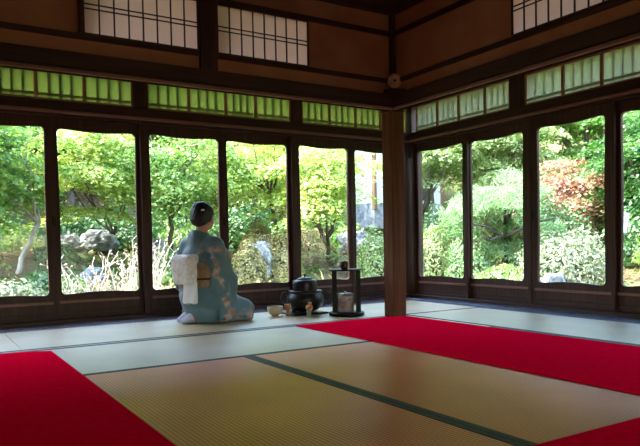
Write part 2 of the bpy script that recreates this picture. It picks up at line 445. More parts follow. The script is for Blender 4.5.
T(MB().box(-2.6, XI+.02, YI+.008, YI+WL, 1.852, 1.885, .002), WOODX)
T(MB().box(XI+.008, XI+WL, -2.2, YI+.02, 1.850, 1.882, .002), WOODY)
T(MB().box(-2.6, XI+.02, YI+.008, YI+WL, 2.218, 2.255, .002), WOODX)
T(MB().box(XI+.008, XI+WL, -2.2, YI+.02, 2.220, 2.257, .002), WOODY)
T(MB().box(-2.6, XI+.02, YI-.02, YI+WL, 2.385, 2.405), CEILW)
T(MB().box(XI-.02, XI+WL, -2.2, YI-.02, 2.385, 2.405), CEILW)
T(MB().box(XI-.012, XI+.03, YI-.012, YI+.03, 1.767, 2.385, .003), WOODZ)      # corner strip
for x0, x1 in ((1.62, 1.742), (.858, .882), (0, .122)):
    z0 = 1.885 if x0 == .858 else 1.767
    T(MB().box(x0, x1, YI-.004, YI+WL, z0, 2.385, .003), WOODZ)
T(MB().box(XI-.004, XI+WL, 1.28, 1.40, 1.767, 2.385, .003), WOODZ)
def shoji(u0, u1, wall, n=8):
    nwin[0] += 1
    z0, z1 = 1.886, 2.217
    def P(u, z, d): return (u, YI+WL-.02+d, z) if wall == 'l' else (XI+WL-.02+d, u, z)
    root = empty('window_%d' % nwin[0], P((u0+u1)/2, z0, 0), kind='structure'); o = root.location
    def bx(m, ua, ub, za, zb, da, db):
        p, q = P(ua, za, da), P(ub, zb, db)
        m.box(p[0]-o[0], q[0]-o[0], p[1]-o[1], q[1]-o[1], p[2]-o[2], q[2]-o[2])
    f = MB()
    bx(f, u0, u0+.008, z0, z1, 0, .019); bx(f, u1-.008, u1, z0, z1, 0, .019)
    bx(f, u0+.008, u1-.008, z0, z0+.008, 0, .019); bx(f, u0+.008, u1-.008, z1-.008, z1, 0, .019)
    f.build('window_frame', WOODZ, root)
    p = MB(); bx(p, u0+.008, u1-.008, z0+.008, z1-.008, .012, .016); p.build('paper_pane', PAPER, root)
    l = MB()
    for k in range(1, n):
        u = u0+.006+(u1-u0-.012)*k/n; bx(l, u-.004, u+.004, z0+.008, z1-.008, .003, .0115)
    for z in (2.040, 2.068): bx(l, u0+.008, u1-.008, z-.003, z+.003, .002, .0113)
    l.build('lattice', WOODX if wall == 'l' else WOODY, root)
shoji(.884, 1.616, 'l'); shoji(1.746, 2.46, 'l'); shoji(-.75, -.02, 'l')
shoji(2.13, 2.868, 'r'); shoji(1.41, 2.125, 'r')

# ceilings, roof over the verandas, back walls
MB().box(-2.6, XI+.03, -2.2, YI+.03, 2.405, 2.44).build('ceiling', CEILW, kind='structure')
def slab(q, name):
    MB().add([(x, y, z) for x, y, z in q]+[(x, y, z+.02) for x, y, z in q], [[0, 1, 2, 3], [7, 6, 5, 4], [0, 4, 5, 1], [1, 5, 6, 2], [2, 6, 7, 3], [3, 7, 4, 0]]).build(name, CEILW, kind='structure')
slab([(-2.6, 4.16, 1.80), (3.32, 4.16, 1.80), (4.70, 5.60, 2.09), (-2.6, 5.60, 2.09)], 'ceiling_veranda_baffle')  # unseen, sloped to keep clerestory light off the room floor
slab([(3.32, -2.2, 1.80), (4.70, -2.2, 2.09), (4.70, 5.60, 2.09), (3.32, 4.16, 1.80)], 'ceiling_veranda_baffle')
MB().box(-2.6, XI+.1, YI+.03, YI+.10, 2.406, 3.09).build('wall_upper', PLASTER, kind='structure')  # added with the raised roof, faces the open clerestory
MB().box(XI+.03, XI+.10, -2.2, YI+.03, 2.406, 3.09).build('wall_upper', PLASTER, kind='structure')
m = MB(); m.box(-2.6, 4.9, -2.30, -2.2, 1.80, 2.44)
for x in (-2.55, -.7, 1.1, 2.9, 4.8): m.box(x-.06, x+.06, -2.30, -2.2, -.05, 1.8)
m.box(-2.55, -.7, -2.29, -2.21, -.05, 1.8); m.box(2.9, 4.8, -2.29, -2.21, -.05, 1.8); m.box(-.7, 2.9, -2.29, -2.21, .85, 1.8)  # low opening left in the unseen wall to let fill light in
m.build('wall_back', PLASTER, kind='structure')
m = MB(); m.box(-2.70, -2.6, -2.3, 5.7, 1.80, 2.44)
for y in (-2.25, -.4, 1.4, 3.3, 5.6): m.box(-2.70, -2.6, y-.06, y+.06, -.05, 1.8)
m.box(-2.69, -2.61, -2.25, 5.6, -.05, 1.8)
m.build('wall_side', PLASTER, kind='structure')
ROOF = pmat('roof_shingle', (.05, .045, .04), (.09, .08, .07), .9, (6, 6, 6))
m = MB(); E_ = .48
m.add([(-3.4, 5.5, 3.15), (4.7, 5.5, 3.15), (4.7+E_, 5.6+E_, 2.98), (-3.4, 5.6+E_, 2.98), (-3.4, 5.5, 3.09), (4.7, 5.5, 3.09), (4.7+E_, 5.6+E_, 2.92), (-3.4, 5.6+E_, 2.92)],
      [[0, 1, 2, 3], [7, 6, 5, 4], [0, 3, 7, 4], [3, 2, 6, 7], [2, 1, 5, 6], [1, 0, 4, 5]])
m.add([(4.7, -3, 3.15), (4.7+E_, -3, 2.98), (4.7+E_, 5.6+E_, 2.98), (4.7, 5.5, 3.15), (4.7, -3, 3.09), (4.7+E_, -3, 2.92), (4.7+E_, 5.6+E_, 2.92), (4.7, 5.5, 3.09)],
      [[0, 1, 2, 3], [7, 6, 5, 4], [0, 4, 5, 1], [1, 5, 6, 2], [2, 6, 7, 3], [3, 7, 4, 0]])
m.box(-3.4, 4.7, -3, 5.5, 3.09, 3.15)
m.build('ceiling_roof_raised', ROOF, kind='structure')  # unseen roof, raised so sky light reaches the shoji from behind
for x in (-1.285, .19, 1.665, 3.15, 4.67): T(MB().box(x-.05, x+.05, 5.55, 5.64, 2.14, 3.09), WOODZ)  # posts of an added open clerestory that backlights the shoji
for y in (3.905, 2.43, .95, -.53): T(MB().box(4.62, 4.71, y-.05, y+.05, 2.14, 3.09), WOODZ)
MB().box(-2.7, 4.72, 5.50, 5.66, -.55, -.05).build('foundation', WOODX, kind='structure')
MB().box(4.57, 4.74, -2.2, 5.5, -.55, -.05).build('foundation', WOODY, kind='structure')

# small round ornament on its ledge at the inner corner
o = empty('gong_ornament', (3.222, 4.046, 1.767), radians(-58.2), label='small round tan disc with dark centre standing on the ledge at the inner corner', cat='ornament')
TAN = pmat('tan_wood_disc', (.50, .26, .13), (.66, .38, .2), .5, (30, 30, 30))
def disc(r, d0, d1, z, mat, name, n=28):      # disc whose face looks to local -x
    m = MB(); m.lathe([(0.0001, 0), (r*.9, 0), (r, .006), (r, d1-d0), (.0001, d1-d0)], n=n)
    m.v = [(-v[2]-d0, v[0], z+v[1]) for v in m.v]; m.f = [f[::-1] for f in m.f]
    return m.build(name, mat, o)
o.rotation_euler = (0, 0, radians(58.2))
MB().box(-.075, .0, -.085, .085, .001, .022, .003).build('ledge', WOODX, o)
disc(.056, .028, .05, .089, TAN, 'disc_rim'); disc(.044, .05, .053, .089, TAN, 'disc_face'); disc(.010, .053, .058, .089, LACQ, 'centre_knob')
MB().box(-.05, -.028, -.02, .02, .0225, .030).build('foot', LACQ, o)
# ------------------------------------------------------------------ the woman in a kimono (sculpted as distance fields)
def smin(a, b, k):
    h = np.clip(.5+.5*(b-a)/k, 0, 1); return b*(1-h)+a*h-k*h*(1-h)
def smax(a, b, k): return -smin(-a, -b, k)
def cone(P, a, b, ra, rb, sc=(1, 1, 1)):
    a = np.array(a, float); b = np.array(b, float); sc = np.array(sc, float)
    p = P/sc; a = a/sc; b = b/sc; ab = b-a
    t = np.clip(((p-a)@ab)/(ab@ab), 0, 1)
    return (np.linalg.norm(p-a-t[..., None]*ab, axis=-1)-(ra+(rb-ra)*t))*sc.min()
def ell(P, c, r, rz=0, ry=0):
    p = P-np.array(c, float)
    if rz: p = np.stack([p[..., 0]*cos(rz)+p[..., 1]*sin(rz), -p[..., 0]*sin(rz)+p[..., 1]*cos(rz), p[..., 2]], -1)
    if ry: p = np.stack([p[..., 0]*cos(ry)-p[..., 2]*sin(ry), p[..., 1], p[..., 0]*sin(ry)+p[..., 2]*cos(ry)], -1)
    r = np.array(r, float); k0 = np.linalg.norm(p/r, axis=-1); k1 = np.linalg.norm(p/(r*r), axis=-1)+1e-9
    return k0*(k0-1)/k1
def rbox(P, c, h, r, rz=0, ry=0):
    p = P-np.array(c, float)
    if rz: p = np.stack([p[..., 0]*cos(rz)+p[..., 1]*sin(rz), -p[..., 0]*sin(rz)+p[..., 1]*cos(rz), p[..., 2]], -1)
    if ry: p = np.stack([p[..., 0]*cos(ry)-p[..., 2]*sin(ry), p[..., 1], p[..., 0]*sin(ry)+p[..., 2]*cos(ry)], -1)
    q = np.abs(p)-np.array(h, float)+r
    return np.linalg.norm(np.maximum(q, 0), axis=-1)+np.minimum(q.max(-1), 0)-r
def mesh_field(fn, lo, hi, s):
    """surface nets: a smooth closed mesh of the zero set of fn"""
    ax = [np.arange(lo[i], hi[i]+s, s) for i in range(3)]
    G = np.stack(np.meshgrid(*ax, indexing='ij'), -1); D = fn(G); n = D.shape
    I = D < 0
    c = tuple(k-1 for k in n); acc = np.zeros(c+(3,)); cnt = np.zeros(c)
    corners = [(i, j, k) for i in (0, 1) for j in (0, 1) for k in (0, 1)]
    sl = lambda o: tuple(slice(o[q], n[q]-1+o[q]) for q in range(3))
    for a in corners:
        for q in range(3):
            if a[q]: continue
            b = list(a); b[q] = 1; b = tuple(b)
            da, db = D[sl(a)], D[sl(b)]; m = (da < 0) != (db < 0)
            t = np.where(m, da/np.where(m, da-db, 1), 0)
            pos = np.array(a, float)+t[..., None]*(np.array(b)-np.array(a))
            acc += np.where(m[..., None], pos, 0); cnt += m
    act = cnt > 0; idx = -np.ones(c, int); idx[act] = np.arange(act.sum())
    ii = np.argwhere(act); V = (ii+acc[act]/cnt[act][:, None])*s+np.array(lo)
    F = []
    for q in range(3):
        u, v = (q+1) % 3, (q+2) % 3
        sa = [slice(1, -1)]*3; sa[q] = slice(0, -1); sb = list(sa); sb[q] = slice(1, None)
        A, B = I[tuple(sa)], I[tuple(sb)]
        for m, flip in ((A & ~B, False), (~A & B, True)):
            e = np.argwhere(m); off = np.ones(3, int); off[q] = 0; e = e+off
            du = np.zeros(3, int); du[u] = 1; dv = np.zeros(3, int); dv[v] = 1
            g = [idx[tuple((e-w).T)] for w in (du+dv, dv, 0*du, du)]
            quad = np.stack(g, -1)
            F.append(quad[:, ::-1] if flip else quad)
    F = np.concatenate(F); F = F[(F >= 0).all(1)]
    return V, F
def sculpt(name, fn, lo, hi, s, mat, parent, **kw):
    V, F = mesh_field(fn, lo, hi, s); return np_obj(name, V, F, mat, parent, smooth=True, **kw)
def rotz(P, a, c=(0, 0)):      # coordinates of P in a frame turned by a about the vertical through c
    x, y = P[..., 0]-c[0], P[..., 1]-c[1]
    return np.stack([x*cos(a)+y*sin(a)+c[0], -x*sin(a)+y*cos(a)+c[1], P[..., 2]], -1)

PX, PY = 1.968, 4.80
person = empty('person', (PX, PY, .002), radians(0), label='person kneeling in a pale blue kimono, seen from behind, looking out at the garden', cat='person')
TW = radians(24)       # upper body turned to the garden
HD = radians(38)
TC = (-.09, 0)
def skin_f(P):
    T_ = rotz(P, TW, TC); Hh = rotz(P, HD, (-.075, 0))
    # head: skull, jaw, nose, lips, ears
    hc = (-.055, 0, .835)
    d = ell(Hh, hc, (.088, .073, .10))
    d = smin(d, ell(Hh, (-.01, 0, .785), (.062, .054, .07)), .03)
    d = smin(d, cone(Hh, (.035, 0, .755), (.038, 0, .748), .022, .018), .02)            # chin
    d = smin(d, cone(Hh, (.03, 0, .845), (.054, 0, .808), .009, .013), .012)            # nose
    d = smin(d, ell(Hh, (.042, 0, .779), (.012, .022, .009)), .006)                     # lips
    for s in (-1, 1):
        d = smax(d, -ell(Hh, (.038, s*.03, .835), (.014, .018, .012)), .01)             # eye sockets
        d = smin(d, ell(Hh, (.022, s*.029, .835), (.012, .013, .011)), .004)
        d = smin(d, ell(Hh, (-.045, s*.076, .812), (.017, .009, .030)), .006)           # ears
    d = smin(d, cone(T_, (-.085, 0, .64), (-.07, 0, .78), .050, .043), .02)             # neck
    t = cone(T_, (-.11, 0, .24), (-.09, 0, .50), .105, .10, (1, 1.3, 1))                # trunk
    t = smin(t, cone(T_, (-.09, 0, .50), (-.085, 0, .61), .10, .075, (1, 1.5, 1)), .05)
    d = smin(d, t, .05)
    d = smin(d, ell(P, (-.13, 0, .20), (.13, .155, .12)), .05)
    for s in (-1, 1):
        sh = (-.085, s*.145, .605); 
        d = smin(d, cone(T_, (-.085, 0, .61), sh, .06, .05), .03)
        el = (-.01, s*.175, .37); wr = (.165, s*.07, .275)
        d = smin(d, cone(T_, sh, el, .045, .036), .02)
        d = smin(d, cone(T_, el, wr, .035, .024), .015)
        # hand resting in the lap: palm, four fingers of different length, thumb
        pc = (.205, s*.035, .262)
        hnd = cone(T_, wr, pc, .020, .026, (1, 1, .8))
        for q, (fl, fr) in enumerate(((.050, .0085), (.058, .009), (.055, .0085), (.044, .0075))):
            b0 = np.array((.215-.014*q, s*(.040-.0), .268-.013*q+.012)); k1 = b0+np.array((.012, -s*fl*.55, -.004)); k2 = k1+np.array((-.010, -s*fl*.5, -.014))
            hnd = smin(hnd, smin(cone(T_, b0, k1, fr, fr*.95), cone(T_, k1, k2, fr*.95, fr*.8), .003), .004)
        hnd = smin(hnd, cone(T_, (.185, s*.04, .285), (.21, s*.005, .30), .011, .009), .006)
        d = smin(d, hnd, .01)
        d = smin(d, cone(P, (-.08, s*.08, .19), (.215, s*.085, .11), .085, .058), .04)       # thigh
        d = smin(d, cone(P, (.215, s*.085, .075), (-.18, s*.07, .055), .056, .038), .02)          # shin
        d = smin(d, cone(P, (-.15, s*.06, .060), (-.25, s*.045, .030), .032, .022, (1, 1.2, 1)), .02)   # foot
    return d
def kimono_f(P):
    T_ = rotz(P, TW, TC)
    t = cone(T_, (-.115, 0, .22), (-.09, 0, .50), .135, .122, (1, 1.28, 1))
    t = smin(t, cone(T_, (-.09, 0, .50), (-.092, 0, .60), .118, .080, (1, 1.5, 1)), .05)
    for s in (-1, 1):
        sh = (-.085, s*.140, .600)
        t = smin(t, cone(T_, (-.09, 0, .615), sh, .078, .066), .04)
        el = (-.01, s*.185, .36); wr = (.15, s*.085, .275)
        t = smin(t, cone(T_, sh, el, .066, .058), .03)
        t = smin(t, cone(T_, el, wr, .055, .045), .03)
        # hanging sleeve bag: flat cloth from the forearm down to the floor
        fl = .0045*np.sin(70*T_[..., 0]+9*T_[..., 2])
        bag = rbox(T_, (-.015, s*.205, .20), (.070, .026, .185), .022, rz=s*.2, ry=.16)+fl
        bag = smin(bag, rbox(T_, (.04, s*.15, .17), (.055, .03, .13), .022, rz=s*1.0)+fl, .03)
        t = smin(t, bag, .03)
        t = smin(t, rbox(T_, (-.085, s*.20, .40), (.080, .028, .16), .024, rz=s*.12, ry=.14)+fl, .04)
    # collar pulled back from the nape
    col = cone(T_, (-.115, 0, .655), (-.04, 0, .61), .082, .075, (1, 1, 1))
    col = smax(col, T_[..., 2]*.9+T_[..., 0]*.42-.585, .008)
    t = smin(t, col, .02)
    hole = cone(T_, (-.078, 0, .66), (-.068, 0, .80), .056, .066)
    t = smax(t, -hole, .008)
    # skirt over the folded legs
    b = ell(P, (-.115, 0, .185), (.135, .18, .150))
    for s in (-1, 1):
        b = smin(b, cone(P, (-.07, s*.085, .195), (.215, s*.09, .098), .115, .072), .05)
        b = smin(b, cone(P, (.225, s*.095, .080), (-.10, s*.09, .075), .074, .068), .04)
    b = smin(b, rbox(P, (.05, 0, .055), (.23, .165, .05), .04), .05)
    b = smin(b, cone(P, (-.13, -.03, .10), (-.05, -.06, .10), .08, .095), .04)
    b = b+.0035*np.sin(55*P[..., 2]+26*P[..., 0]+14*P[..., 1])*np.clip((.35-P[..., 2])*5, 0, 1)
    d = smin(t, b, .035)
    x, y, z = P[..., 0], P[..., 1], P[..., 2]
    d = d+.0035*np.sin(30*T_[..., 2]+26*T_[..., 1]+34*T_[..., 0])
    return smax(d, .004-z, .006)
def skin_cut(P):          # what of the body would poke through the cloth is tucked just below it
    d = skin_f(P); k = kimono_f(P)
    inside = (P[..., 2] < .60) & (P[..., 0] > -.16)
    return np.where(inside & (k < .012), np.maximum(d, k+.010), smax(d, .004-P[..., 2], .004))
SKIN = pmat('skin', (.50, .27, .17), (.56, .31, .20), .5, (6, 6, 6))
sculpt('body', skin_cut, (-.36, -.33, 0), (.42, .33, .97), .0075, SKIN, person)

def kimono_mat():
    m, nt, out = nodes('kimono_silk')
    b = N(nt, 'ShaderNodeBsdfPrincipled'); b.inputs['Roughness'].default_value = .55; b.inputs['Sheen Weight'].default_value = .3
    tc = N(nt, 'ShaderNodeTexCoord'); sp = N(nt, 'ShaderNodeSeparateXYZ'); L(nt, tc.outputs['Object'], sp.inputs[0])
    def noise(s, det=2, vec=None):
        n = N(nt, 'ShaderNodeTexNoise'); n.inputs['Scale'].default_value = s; n.inputs['Detail'].default_value = det
        L(nt, vec or tc.outputs['Object'], n.inputs['Vector']); return n
    base = ramp(nt, [(.3, (.055, .125, .15)), (.7, (.095, .18, .21))]); L(nt, noise(5).outputs['Fac'], base.inputs[0])
    # woven flower sprays on the sleeves and the hem
    def mth(op, a, b_=None, c=None):
        n = N(nt, 'ShaderNodeMath', operation=op)
        for i, v in enumerate((a, b_, c)):
            if v is None: continue
            if isinstance(v, (int, float)): n.inputs[i].default_value = v
            else: L(nt, v, n.inputs[i])
        return n.outputs[0]
    def mrange(v, a, b_):
        n = N(nt, 'ShaderNodeMapRange'); n.inputs['From Min'].default_value = a; n.inputs['From Max'].default_value = b_; L(nt, v, n.inputs['Value']); return n.outputs[0]
    low = mth('MULTIPLY', mrange(sp.outputs[2], .11, .06), mrange(sp.outputs[0], -.12, .0))
    sl = mth('MULTIPLY', mrange(sp.outputs[1], -.14, -.20), mth('MULTIPLY', mrange(sp.outputs[2], .38, .25), mrange(sp.outputs[0], .20, .12)))
    shd = mth('MULTIPLY', mrange(sp.outputs[2], .46, .50), mth('MULTIPLY', mrange(sp.outputs[1], -.09, -.12), mrange(sp.outputs[2], .60, .57)))
    bnd = mrange(mth('ABSOLUTE', mth('ADD', mth('ADD', mth('MULTIPLY', sp.outputs[0], 2.4), sp.outputs[2]), -.26)), .115, .07)
    bnd = mth('MULTIPLY', bnd, mrange(sp.outputs[1], -.10, -.16))
    zone = mth('MAXIMUM', low, mth('MAXIMUM', shd, bnd))
    pet = mrange(noise(10, 3).outputs['Fac'], .47, .60)
    fac = mth('MULTIPLY', zone, pet)
    fcol = ramp(nt, [(.35, (.36, .15, .08)), (.5, (.50, .38, .30)), (.62, (.40, .20, .12)), (.75, (.04, .06, .14))]); L(nt, noise(17, 2).outputs['Fac'], fcol.inputs[0])
    mx = N(nt, 'ShaderNodeMix', data_type='RGBA'); L(nt, fac, mx.inputs[0]); L(nt, base.outputs[0], mx.inputs[6]); L(nt, fcol.outputs[0], mx.inputs[7])
    # dark navy motif at the knee
    kn = mth('MULTIPLY', mrange(sp.outputs[0], .255, .27), mrange(sp.outputs[2], .17, .15))
    mx2 = N(nt, 'ShaderNodeMix', data_type='RGBA'); L(nt, kn, mx2.inputs[0]); L(nt, mx.outputs[2], mx2.inputs[6]); mx2.inputs[7].default_value = (.015, .025, .06, 1)
    L(nt, mx2.outputs[2], b.inputs['Base Color']); L(nt, b.outputs[0], out.inputs[0])
    return m
sculpt('kimono', kimono_f, (-.36, -.36, 0), (.42, .36, .73), .0075, kimono_mat(), person, label='pale blue kimono with orange and white flowers on sleeve and hem')

def obi_f(P):
    T_ = rotz(P, TW, TC)
    d = cone(T_, (-.112, 0, .30), (-.095, 0, .47), .148, .134, (1, 1.28, 1))
    d = smax(d, np.abs(T_[..., 2]-.385)-.105, .01)
    return d
OBIG = pmat('gold_brown_obi', (.20, .11, .05), (.38, .24, .12), .5, (20, 20, 20))
obi = sculpt('obi', obi_f, (-.36, -.30, .22), (.14, .30, .54), .008, OBIG, person, label='golden brown obi sash')
def cord_f(P):
    T_ = rotz(P, TW, TC)
    d = cone(T_, (-.108, 0, .30), (-.100, 0, .42), .150, .140, (1, 1.28, 1))
    return smax(np.abs(d)-.004, np.abs(T_[..., 2]-.345)-.009, .003)
sculpt('obi_cord', cord_f, (-.36, -.30, .31), (.14, .30, .38), .005, pmat('black_cord', (.01, .01, .012), rough=.6), person, label='black cord')
def bow_f(P):
    T_ = rotz(P, TW, TC)
    d = rbox(T_, (-.262, .01, .405), (.055, .105, .115), .045, ry=-.06)
    d = smin(d, rbox(T_, (-.240, .01, .495), (.06, .102, .035), .03), .02)
    d = smax(d, -rbox(T_, (-.28, .01, .275), (.06, .08, .03), .01), .01)
    tail = rbox(T_, (-.262, -.045, .245), (.016, .068, .085), .010, ry=.05)
    d = np.minimum(d, tail)
    return d+.0025*np.sin(60*T_[..., 1]+25*T_[..., 2])
def lace_mat():
    m, nt, out = nodes('white_lace_obi')
    b = N(nt, 'ShaderNodeBsdfPrincipled'); b.inputs['Roughness'].default_value = .7
    tc = N(nt, 'ShaderNodeTexCoord'); v = N(nt, 'ShaderNodeTexVoronoi'); v.inputs['Scale'].default_value = 26; v.feature = 'DISTANCE_TO_EDGE'
    L(nt, tc.outputs['Object'], v.inputs['Vector'])
    r = ramp(nt, [(.02, (.64, .52, .44)), (.08, (.76, .74, .74))]); L(nt, v.outputs[0], r.inputs[0])
    sp = N(nt, 'ShaderNodeSeparateXYZ'); L(nt, tc.outputs['Object'], sp.inputs[0])
    mr = N(nt, 'ShaderNodeMapRange'); mr.inputs['From Min'].default_value = .30; mr.inputs['From Max'].default_value = .33; L(nt, sp.outputs[2], mr.inputs['Value'])
    mx = N(nt, 'ShaderNodeMix', data_type='RGBA'); L(nt, mr.outputs[0], mx.inputs[0]); mx.inputs[6].default_value = (.74, .74, .76, 1); L(nt, r.outputs[0], mx.inputs[7])
    L(nt, mx.outputs[2], b.inputs['Base Color']); L(nt, b.outputs[0], out.inputs[0]); return m
bow = sculpt('obi_bow', bow_f, (-.42, -.30, .14), (-.10, .22, .56), .006, lace_mat(), person, label='white lace drum bow with orange pattern')
def hair_f(P):
    H_ = rotz(P, HD, (-.075, 0))
    d = ell(H_, (-.072, 0, .848), (.100, .090, .094))
    d = smin(d, ell(H_, (-.128, 0, .805), (.058, .068, .060)), .025)
    d = smin(d, ell(H_, (-.095, 0, .905), (.055, .058, .032)), .02)
    d = d+.0012*np.sin(240*H_[..., 1]+60*H_[..., 2])
    face = cone(H_, (.06, 0, .86), (.06, 0, .74), .066, .08)
    d = smax(d, -face, .012)
    d = smax(d, -ell(H_, (-.03, -.085, .805), (.030, .02, .04)), .008)
    return smax(d, -ell(H_, (-.03, .085, .805), (.030, .02, .04)), .008)
HAIR = pmat('black_hair', (.006, .005, .005), (.012, .009, .008), .5, (8, 60, 60))
hair = sculpt('hair', hair_f, (-.24, -.16, .72), (.10, .16, .96), .005, HAIR, person, label='black hair pinned up in a low chignon')
def inhead(x, y, z):
    a = HD; x -= -.075
    return (x*cos(a)-y*sin(a)-.075, x*sin(a)+y*cos(a), z)
m = MB()
for dx, dy, r in ((0, 0, .008), (.004, .012, .007), (-.002, -.011, .006), (.004, .002, .006)):
    p = inhead(-.160+dx, -.060+dy, .865+r)
    m.lathe([(.0001, -r), (r*.7, -r*.7), (r, 0), (r*.7, r*.7), (.0001, r)], *p, n=10)
m.build('hair_ornament', pmat('pale_pin', (.7, .6, .6), (.8, .72, .72), .4), hair, label='small pale pink hairpin')
def tabi_f(P):
    d = None
    for s in (-1, 1):
        a = cone(P, (-.12, s*.07, .068), (-.21, s*.050, .042), .046, .034, (1, 1.15, 1))
        a = smin(a, cone(P, (-.21, s*.050, .042), (-.265, s*.046, .022), .034, .020, (1, 1.3, 1)), .02)
        d = a if d is None else np.minimum(d, a)
    return smax(d, .003-P[..., 2], .004)
sculpt('tabi', tabi_f, (-.40, -.18, -.01), (-.06, .18, .16), .006, pmat('tabi_cotton', (.42, .46, .60), (.52, .56, .70), .8), person, label='pale tabi socks')

# ------------------------------------------------------------------ tea utensils
def lat(name, prof, mat, parent=None, n=32, **kw): return MB().lathe(prof, n=n).build(name, mat, parent, **kw)
# tea bowl
GL = pmat('cream_glaze', (.50, .40, .24), (.68, .58, .40), .35, (14, 14, 20), coat=.3)
o = lat('tea_bowl', [(.0001, .0), (.024, 0), (.025, .007), (.042, .016), (.054, .040), (.0565, .070), (.0555, .073), (.053, .070), (.050, .042), (.036, .018), (.0001, .014)], GL,
        label='round cream ceramic tea bowl on the mat by the woman\'s knees', cat='tea bowl'); o.location = (2.515, 4.79, .002); o.scale = (1.18, 1.18, 1.08)
# whisk standing on its handle
BAM = pmat('bamboo', (.46, .19, .05), (.60, .28, .09), .5, (60, 60, 6))
t = empty('tea_whisk', (2.60, 4.725, .0), label='bamboo tea whisk standing on its handle beside the cream bowl', cat='whisk')
lat('handle', [(.0001, .002), (.0145, .002), (.0145, .034), (.012, .040), (.0001, .040)], BAM, t, 20)
m = MB()
for k in range(36):
    a = 2*pi*k/36
    m.tube([(r*cos(a), r*sin(a), z) for r, z in ((.012, .039), (.021, .055), (.027, .075), (.028, .092), (.024, .102), (.020, .098))], .0011, 4)
for k in range(14):
    a = 2*pi*k/14
    m.tube([(r*cos(a), r*sin(a), z) for r, z in ((.006, .039), (.010, .060), (.012, .095))], .0012, 4)
m.build('tines', BAM, t)
# tea scoop, lying on the mat
m = MB(); m.tube([(-.085, 0, .0035), (-.03, 0, .0045), (.04, 0, .005), (.075, 0, .006), (.088, 0, .012), (.094, 0, .020)], [.0028, .0026, .0026, .0036, .0038, .0025], 6)
o = m.build('tea_scoop', BAM, label='thin bamboo tea scoop lying on the mat in front of the cream bowl', cat='tea scoop'); o.location = (2.44, 4.63, .0); o.rotation_euler = (0, 0, radians(28))
# whisk drying on a green ceramic stand
t = empty('whisk_stand', (2.695, 4.535, .002), label='green ceramic whisk stand right of the tea whisk, before the kettle', cat='whisk stand')
lat('stand_body', [(.0001, 0), (.024, 0), (.023, .008), (.019, .022), (.022, .040), (.023, .052), (.019, .055), (.015, .048), (.014, .02), (.0001, .02)], pmat('green_glaze', (.10, .17, .09), (.19, .27, .15), .35, coat=.4), t)
t2 = empty('tea_whisk', (2.695, 4.535, .0525), label='bamboo tea whisk drying tines-down on the green stand', cat='whisk')
m = MB()
for k in range(36):
    a = 2*pi*k/36
    m.tube([(r*cos(a), r*sin(a), z) for r, z in ((.020, .006), (.027, .010), (.030, .022), (.027, .036), (.014, .050))], .0016, 4)
m.build('tines', BAM, t2); lat('handle', [(.0001, .048), (.0145, .048), (.0145, .066), (.012, .070), (.0001, .070)], BAM, t2, 20)
t2.rotation_euler = (radians(6), radians(4), 0)

# brazier with kettle on its board
BRD = MB().box(-.165, .165, -.15, .15, .0, .014, .004)
b_ = BRD.build('brazier_board', LACQ, label='square black lacquered board under the brazier', cat='board'); b_.location = (2.795, 4.80, .002)
t = empty('brazier', (2.795, 4.765, .0165), label='black iron brazier holding the kettle on the lacquered board', cat='brazier')
prof = [(.0001, .012), (.08, .012), (.105, .02), (.145, .055), (.160, .095), (.155, .135), (.138, .160), (.134, .172), (.142, .178), (.142, .186), (.128, .188), (.126, .165), (.140, .10), (.10, .04), (.0001, .03)]
lat('brazier_body', prof, IRON, t, 40)
for k in range(3):
    a = radians(-100+120*k)
    MB().lathe([(.0001, 0), (.014, 0), (.017, .010), (.024, .028), (.0001, .034)], .10*cos(a), .10*sin(a), 0, n=14).build('foot', IRON, t)
for s in (-1, 1):
    ca, sa = cos(radians(-24)), sin(radians(-24))
    pts = []
    for k in range(17):
        a = 2*pi*k/16; u = s*(.172+.034*cos(a)); pts.append((u*ca, u*sa, .130+.046*sin(a)))
    MB().tube(pts, .006, 8, cap=False).build('ring_handle', IRON, t)
kt = empty('kettle', (2.795, 4.765, .0165), label='domed black iron kettle sitting on top of the brazier', cat='kettle')
lat('kettle_body', [(.0001, .118), (.06, .122), (.092, .140), (.102, .17), (.104, .20), (.105, .225), (.104, .256), (.098, .270), (.078, .278), (.062, .280), (.060, .278), (.0001, .27)], IRON, kt, 40)
lat('lid', [(.0001, .2802), (.066, .2802), (.067, .286), (.05, .294), (.015, .300), (.0001, .301)], IRON, kt, 32)
lat('lid_knob', [(.0001, .3005), (.007, .3005), (.006, .308), (.012, .314), (.012, .322), (.006, .327), (.0001, .328)], IRON, kt, 16)
for s in (-1, 1):
    pts = []
    for k in range(13):
        a = 2*pi*k/12; pts.append(((s*(.110+.0)+.010*cos(a)), .0+.0, .222+.018*sin(a)))
    MB().tube(pts, .0035, 6, cap=False).build('lug', IRON, kt)

# tea shelf
t = empty('tea_shelf', (3.0, 4.44, .002), label='black two-post tea shelf with round base and oval top at the corner post', cat='shelf')
lat('base_board', [(.0001, 0), (.143, 0), (.148, .006), (.148, .022), (.143, .028), (.0001, .028)], LACQ, t, 48)
m = MB(); m.lathe([(.0001, .372), (.136, .372), (.140, .377), (.136, .383), (.0001, .383)], n=48, sx=1.0, sy=1.0); m.build('top_board', LACQ, t)
for s in (-1, 1):
    a = radians(-32); cx, cy = s*.098*cos(a), s*.098*sin(a)
    m = MB(); ux, uy, vx, vy = cos(a), sin(a), -sin(a), cos(a); h1, h2 = .019, .045
    m.prism([(cx+ux*p*h1+vx*q*h2, cy+uy*p*h1+vy*q*h2) for p, q in ((-1, -1), (1, -1), (1, 1), (-1, 1))], .0281, .3719); m.build('post', LACQ, t)
